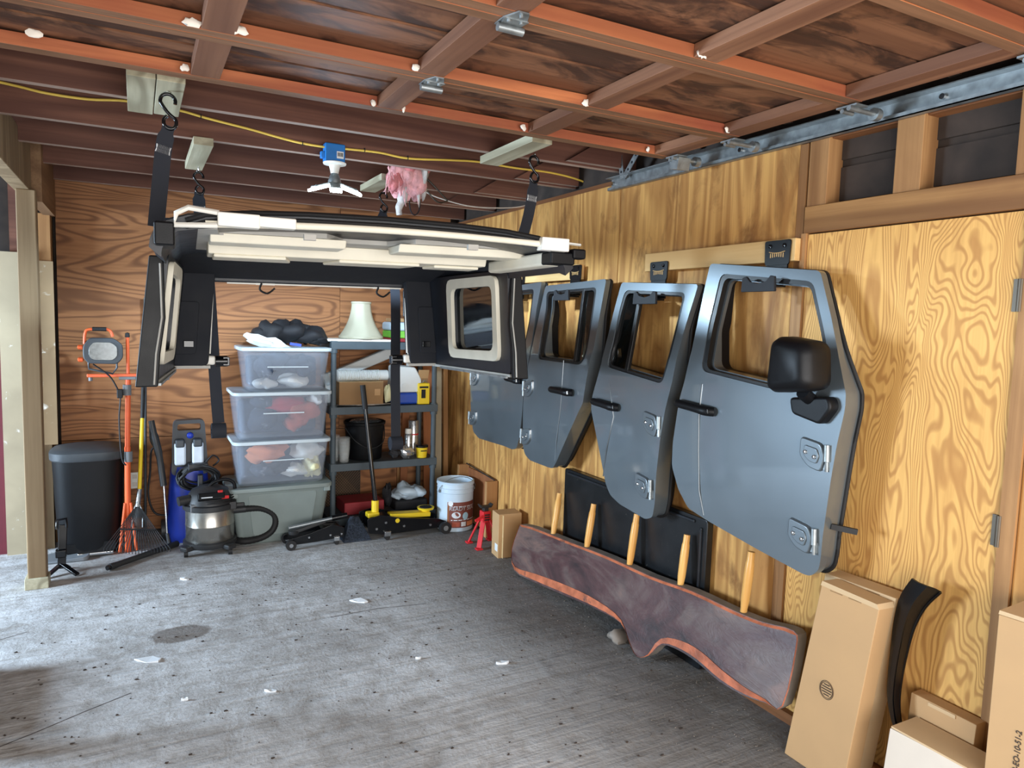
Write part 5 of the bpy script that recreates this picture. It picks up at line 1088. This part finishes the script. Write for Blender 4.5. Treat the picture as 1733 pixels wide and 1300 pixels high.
# under the shelf
ms = thing('wire_mesh', 'brown expanded mesh panel behind the shelf unit', 'mesh', (1.43, 5.72, .05))
m = MB()
for k in range(-9, 22):
    for s_ in (-1, 1):
        x0_, x1_ = 1.25+k*.022, 1.25+k*.022+s_*.36
        a_, b_ = Vector((x0_, 5.725, .06)), Vector((x1_, 5.725, .46))
        t0, t1 = 0., 1.
        for (lim, sg) in ((1.25, 1), (1.62, -1)):
            da, db = (a_.x-lim)*sg, (b_.x-lim)*sg
            if da < 0 and db < 0: t0 = 2
            elif da < 0: t0 = max(t0, da/(da-db))
            elif db < 0: t1 = min(t1, da/(da-db))
        if t0 < t1: m.tube([a_.lerp(b_, t0), a_.lerp(b_, t1)], .0022, 4)
tag(m.build('mesh_wire', 'mesh_brown', ms), kind='stuff'); MB().bb(1.24, 1.63, 5.735, 5.745, .05, .47).build('backing', 'sheathing_dark', ms)
fb = thing('foam_bag', 'white plastic bag of foam on the bottom shelf', 'bag', (1.95, 5.42, Z4)); 
for i, (px, py, w, h) in enumerate(((690, 852, .24, .11), (705, 846, .14, .09), (676, 855, .12, .07))):
    p = ony(px, py, 5.40); MB().blob((p.x, 5.40, Z4+h*.5+.09), (w, .18, h), 14, 9, .25, i+31).build('bag_fold', 'bucket_white', fb, 60)
MB().bb(1.80, 2.08, 5.33, 5.5, Z4, Z4+.085).build('bag_base', 'cloth_black', fb, bevel=.02)
o = MB().bb(1.40, 1.72, 5.36, 5.62, Z4, Z4+.1).build('red_case', 'red_dull', None, bevel=.01); tag(o, 'dark red case on the bottom shelf', 'case')
o = MB().blob((1.765, 5.42, Z4+.115), (.07, .1, .17), 12, 8, .3, 41).build('dark_sack', 'cloth_black', None, 50); tag(o, 'small dark sack on the bottom shelf beside the white foam bag', 'sack')
# floor jack
fj = thing('floor_jack', 'black and yellow trolley jack with upright black handle', 'floor jack', (1.75, 5.02, 0)); Y = 5.06
for dy in (-.11, .11):
    MB().prism(roundpoly([(1.47, .06), (1.46, .17), (1.56, .19), (1.70, .155), (2.02, .115), (2.09, .085), (2.06, .045), (1.60, .04)], .015), lambda u, w: Vector((u, Y+dy-.005, w)), lambda u, w: Vector((u, Y+dy+.005, w))).build('side_plate', 'black_gloss', fj, bevel=.002)
MB().bb(1.50, 1.66, Y-.10, Y+.10, .06, .16).build('pump_body', 'black_gloss', fj, bevel=.01)
MB().bar((1.66, Y, .15), (1.98, Y, .135), .09, .035).build('lift_arm', 'yellow_paint', fj, bevel=.006)
MB().lathe([(.03, .14), (.034, .165), (.062, .17), (.066, .185), (.05, .185), (.045, .178)], 20, (1.955, Y, .0)).build('saddle', 'yellow_paint', fj, 40)
MB().lathe([(.046, .1785), (.046, .188)], 20, (1.955, Y, 0)).build('saddle_pad', 'black_rubber', fj, 40)
MB().lathe([(.017, 0), (.017, -.004)], 16, (1.69, Y-.116, .135), rx(90)).build('yellow_badge', 'yellow_paint', fj, 40)
for (x, z) in ((1.60, .13), (1.74, .09), (1.95, .075), (1.53, .09)): MB().lathe([(.011, 0), (.009, .006)], 10, (x, Y-.115, z), rx(90)).build('bolt', 'chrome', fj, 40)
ya = ony(637, 866, Y); yt = ony(614, 654, Y+.10)
MB().cyl((ya.x-.01, Y, .14), ya.lerp(yt, .09), .027, 14).build('handle_socket', 'yellow_paint', fj, 50); MB().box((ya.x-.03, Y, .17), (.09, .08, .04)).build('socket_yoke', 'yellow_paint', fj, bevel=.01)
MB().cyl(ya.lerp(yt, .08), yt, .0165, 12).build('handle_tube', 'black_gloss', fj, 50); MB().cyl(ya.lerp(yt, .82), yt+(yt-ya)*.01, .021, 12).build('handle_grip', 'black_rubber', fj, 50)
for dy in (-.135, .135): w_ = MB().cyl((2.065, Y+dy-.018, .045), (2.065, Y+dy+.018, .045), .045, 20).build('front_wheel', 'black_rubber', fj, 40); MB().cyl((2.065, Y+dy-.02, .045), (2.065, Y+dy+.02, .045), .02, 14).build('wheel_hub', 'steel_galv', w_, 40)
for dy in (-.12, .12):
    c_ = MB().bb(1.585, 1.635, Y+dy-.02, Y+dy+.02, .03, .068).build('caster_fork', 'chrome', fj, bevel=.005); MB().cyl((1.61, Y+dy-.012, .02), (1.61, Y+dy+.012, .02), .02, 12).build('caster', 'black_rubber', c_, 40)
# low black jack
lj = thing('low_jack', 'small black trolley jack lying low in front of the grey tub', 'floor jack', (1.1, 5.08, 0)); Y = 5.05
for dy in (-.07, .07): MB().prism(roundpoly([(.90, .03), (.90, .07), (1.05, .10), (1.22, .15), (1.30, .12), (1.30, .05), (1.1, .035)], .012), lambda u, w: Vector((u, Y+dy-.004, w)), lambda u, w: Vector((u, Y+dy+.004, w))).build('side_plate', 'black_gloss', lj, bevel=.002)
MB().bb(1.14, 1.28, Y-.06, Y+.06, .04, .125).build('pump_body', 'black_gloss', lj, bevel=.01); MB().bar((.93, Y, .10), (1.18, Y, .165), .06, .025).build('lift_arm', 'vac_black', lj, bevel=.005)
MB().cyl((.92, Y-.03, .145), (1.24, Y-.03, .185), .0125, 10).build('handle_tube', 'steel_galv', lj, 50); MB().cyl((1.22, Y-.03, .183), (1.33, Y-.03, .195), .02, 10).build('handle_socket', 'black_gloss', lj, 50)
MB().lathe([(.035, .09), (.04, .115), (.03, .118)], 16, (.96, Y, .0)).build('saddle', 'vac_black', lj, 40)
for dy in (-.085, .085): w_ = MB().cyl((.925, Y+dy-.014, .036), (.925, Y+dy+.014, .036), .036, 18).build('front_wheel', 'black_rubber', lj, 40); MB().cyl((.925, Y+dy-.016, .036), (.925, Y+dy+.016, .036), .014, 12).build('wheel_hub', 'chrome', w_, 40)
for dy in (-.075, .075): c_ = MB().bb(1.225, 1.265, Y+dy-.014, Y+dy+.014, .028, .06).build('caster_fork', 'chrome', lj, bevel=.004); MB().cyl((1.245, Y+dy-.01, .018), (1.245, Y+dy+.01, .018), .018, 12).build('caster', 'black_rubber', c_, 40)
for x in (1.05, 1.2, 1.28): MB().lathe([(.009, 0), (.007, .006)], 10, (x, Y-.075, .075), rx(90)).build('bolt', 'chrome', lj, 40)
# bristly wedge
bw = thing('bristle_wedge', 'dark bristly wedge-shaped brush head between the two jacks', 'brush', (1.40, 5.03, 0)); cx_, Y = 1.40, 5.04
m = MB(); base = [(-.10, -.06), (.105, -.06), (.105, .08), (-.10, .08)]
m.add([Vector((cx_+a, Y+b, 0)) for a, b in base]+[Vector((cx_-.03, Y+.04, .165)), Vector((cx_+.03, Y+.03, .16))], [(0, 1, 5, 4), (1, 2, 5), (2, 3, 4, 5), (3, 0, 4), (3, 2, 1, 0)]); m.build('brush_core', 'cloth_navy', bw)
m = MB(); rb_ = random.Random(4)
for k in range(420):
    u = rb_.random(); v = rb_.random(); a = Vector((cx_-.10+.205*u, Y-.065, .0)).lerp(Vector((cx_-.03+.06*u, Y+.035, .165)), v); d = Vector((rb_.gauss(0, .3), -1, rb_.gauss(.2, .4))).normalized(); m.tube([a, a+d*.014], .0012, 3)
tag(m.build('bristle', 'dark_grey', bw), kind='stuff')
# paint pail with label
pl = thing('paint_pail', 'light blue-white metal pail with a brown READY SEAL label', 'bucket', (2.19, 5.0, 0)); PXc, PYc = 2.197, 5.05; r = .142
MB().lathe([(r-.008, 0), (r, .006), (r, .36), (r+.006, .362), (r+.006, .372), (r, .376), (r+.005, .385), (r-.006, .387), (r-.01, .345), (0, .34)], 36, (PXc, PYc, 0), None, 1, 1, False).build('pail_body', 'bucket_white', pl, 35)
for z in (.30, .335): MB().lathe([(r, z-.004), (r+.003, z), (r, z+.004)], 36, (PXc, PYc, 0), None, 1, 1, False).build('bead', 'bucket_white', pl, 60)
def cyl_pt(s_, z, rr): a = -math.pi/2-.12+s_/r; return Vector((PXc+rr*math.cos(a), PYc+rr*math.sin(a), z))
lbm = MB(); lbm.grid(lambda u, v: cyl_pt(-.10+.25*u, .035+.2*v, r+.0012), 18, 2); lb_ = lbm.build('label', 'label_brown', pl, 60)
for (u0, u1, z0, z1, mt) in ((-.10, -.085, .035, .235, 'lumber_red'), (-.07, .148, .092, .098, 'paper_white'), (-.07, .148, .20, .204, 'paper_white'), (-.06, .0, .045, .08, 'cloth_brick'), (.01, .05, .045, .08, 'paper_white'), (.06, .14, .045, .08, 'cloth_orange')):
    m = MB(); m.grid(lambda u, v: cyl_pt(u0+(u1-u0)*u, z0+(z1-z0)*v, r+.0022), 6, 1); m.build('label_block', mt, lb_, 60)
for (s_, z, w, h, mt) in ((-.03, .135, .07, .05, 'paper_white'), (.045, .125, .05, .06, 'label_blue'), (-.075, .225, .04, .042, 'paper_white')):
    m = MB(); m.add([cyl_pt(s_+w*.5*math.cos(t), z+h*.5*math.sin(t), r+.0026) for t in [k*math.pi/10 for k in range(20)]], [tuple(range(20))]); m.build('label_badge', mt, lb_)
tx = text('READY SEAL', .042, (0, 0, 0), Matrix.Identity(3), 'paper_white', 'label_text', pl)
off = pl.location
for v in tx.data.vertices:
    q = v.co + off; v.co = cyl_pt(q.x+.03, q.y+.184, r+.003) - off
MB().tube([(PXc-r-.004, PYc-.03, .31)]+[Vector((PXc+(r+.012)*math.cos(t), PYc-.04-.03*math.sin(t), .31+.11*math.sin(t))) for t in [math.pi-k*math.pi/12 for k in range(1, 12)]]+[(PXc+r+.004, PYc-.03, .31)], .003, 6).build('wire_bail', 'steel_galv', pl, 60)
for s_ in (-1, 1): MB().cyl((PXc+s_*(r-.002), PYc-.03, .31), (PXc+s_*(r+.008), PYc-.03, .31), .012, 12).build('bail_ear', 'steel_galv', pl, 40)
# red jack stand
js = thing('jack_stand', 'red steel jack stand beside the small cardboard box', 'jack stand', (2.24, 4.57, 0)); jx, jy = 2.225, 4.56
for (sx_, sy_) in ((-1, -1), (1, -1), (-1, 1), (1, 1)):
    a, b = Vector((jx+sx_*.028, jy+sy_*.028, .19)), Vector((jx+sx_*.085, jy+sy_*.085, .012)); MB().bar(a, b, .035, .012).build('leg', 'jack_red', js, bevel=.002); MB().box((b.x, b.y, .006), (.045, .045, .012)).build('foot_plate', 'jack_red', js, bevel=.002)
MB().bb(jx-.032, jx+.032, jy-.032, jy+.032, .17, .255).build('column', 'jack_red', js, bevel=.005)
rt_ = MB().bb(jx-.018, jx+.018, jy-.02, jy+.02, .255, .285).build('ratchet_bar', 'vac_black', js, bevel=.003)
MB().prism([(-.055, .02), (-.04, -.005), (.04, -.005), (.055, .02), (.045, .022), (.03, .008), (-.03, .008), (-.045, .022)], lambda u, w: Vector((jx+u, jy-.022, .285+w)), lambda u, w: Vector((jx+u, jy+.022, .285+w))).build('saddle', 'vac_black', js, bevel=.002)
MB().bar((jx-.03, jy-.03, .225), (jx-.10, jy-.045, .20), .012, .02).build('lever', 'jack_red', js, bevel=.003)
for k in range(3): MB().bb(jx-.02, jx+.02, jy-.0345, jy-.032, .19+k*.018, .20+k*.018).build('warning_plate', 'vac_black', js)
# lumber in the corner
lr = ((1.995, 5.715, 2.03, 5.715, .062, .018, 1.75, 'lumber_red', 'reddish narrow board leaning in the corner behind the shelf unit'),
      (2.19, 5.60, 2.185, 5.69, .085, .02, 1.30, 'lumber_red', 'dark reddish plank leaning in the corner beside the shelf unit'),
      (2.275, 5.62, 2.275, 5.69, .075, .02, 1.55, 'paint_beige', 'plank with peeling cream paint leaning in the corner'),
      (2.345, 5.60, 2.345, 5.69, .04, .035, 1.52, 'crate_pine', 'bare pine stick leaning at the end of the corner planks'))
for (x0, y0, x1, y1, w, d, h, mt, lb) in lr:
    m = MB(); m.bar((x0, y0, .006), (x1, y1, h), w, d, (0, 1, 0)); tag(m.build('plank', mt, None, bevel=.002), lb, 'plank')
cr = thing('wooden_crate', 'open pine crate standing between the pail and the plywood wall', 'crate', (2.37, 4.95, 0))
MB().bb(2.30, 2.392, 4.70, 4.735, 0, .43).build('crate_post', 'crate_pine', cr, bevel=.003); MB().bb(2.30, 2.392, 5.22, 5.255, 0, .46).build('crate_post', 'crate_pine', cr, bevel=.003)
MB().bb(2.382, 2.394, 4.735, 5.22, .02, .435).build('crate_panel', 'lumber_red', cr); MB().bb(2.355, 2.38, 4.735, 5.22, .02, .06).build('crate_rail', 'crate_pine', cr)
MB().tube([(2.375, 4.72, .434), (2.375, 5.24, .464)], .005, 6).build('crate_edging', 'vac_black', cr)
# beside the post: dustpan and a black steel stand
dpn = thing('dustpan', 'grey plastic dustpan lying on the floor behind the post', 'dustpan', (-.35, 5.15, 0)); c = onz(112, 945, 0)
m = MB(); P = roundpoly([(-.15, -.09), (.13, -.11), (.15, .09), (-.11, .11)], .03); m.prism(P, lambda u, w: Vector((c.x+u, c.y+w, .003)), lambda u, w: Vector((c.x+u, c.y+w, .012+max(0, u)*.16))); m.build('pan', 'grey_plastic', dpn, bevel=.003)
MB().tube([(c.x+.12, c.y, .02), (c.x+.2, c.y+.02, .035), (c.x+.33, c.y+.06, .04)], [.016, .018, .014], 10).build('handle', 'grey_plastic', dpn, 50)
bs2 = thing('steel_stand', 'black steel stand with spread feet on the floor by the wooden post', 'stand', (-.37, 4.97, 0)); q0 = onz(104, 972, 0)
MB().bar(q0+Vector((0, .02, .03)), q0+Vector((.012, .05, .30)), .045, .03, (0, 1, 0)).build('upright', 'black_gloss', bs2, bevel=.005)
MB().tube([q0+Vector((-.02, .02, .28)), q0+Vector((-.018, .03, .335)), q0+Vector((.03, .03, .34)), q0+Vector((.032, .02, .285))], .009, 8).build('top_hook', 'black_gloss', bs2, 50)
for (a, b) in ((-.08, -.06), (.09, -.07), (.03, .10)): MB().bar(q0+Vector((0, .02, .06)), q0+Vector((a, b, .008)), .03, .014).build('foot', 'black_gloss', bs2, bevel=.003)
MB().box(q0+Vector((.0, .012, .13)), (.06, .05, .05)).build('clamp', 'black_gloss', bs2, bevel=.008)
# unseen low chest in the other bay, added to cast the shadow on the floor
ch_ = thing('shadow_caster', 'low dark box added out of view in the side bay to cast a floor shadow', 'shadow_box', (-1.0, 3.54, 0)); MB().bb(-1.25, -.74, 3.25, 3.83, .03, .17).build('shadow_box_body', 'can_black', ch_, bevel=.01); MB().bb(-1.26, -.73, 3.24, 3.84, .17, .20).build('shadow_box_lid', 'can_lid', ch_, bevel=.008)
for (x, y) in ((-1.2, 3.32), (-.8, 3.32), (-1.2, 3.76), (-.8, 3.76)): MB().cyl((x, y, 0), (x, y, .03), .03, 12).build('foot', 'black_rubber', ch_)
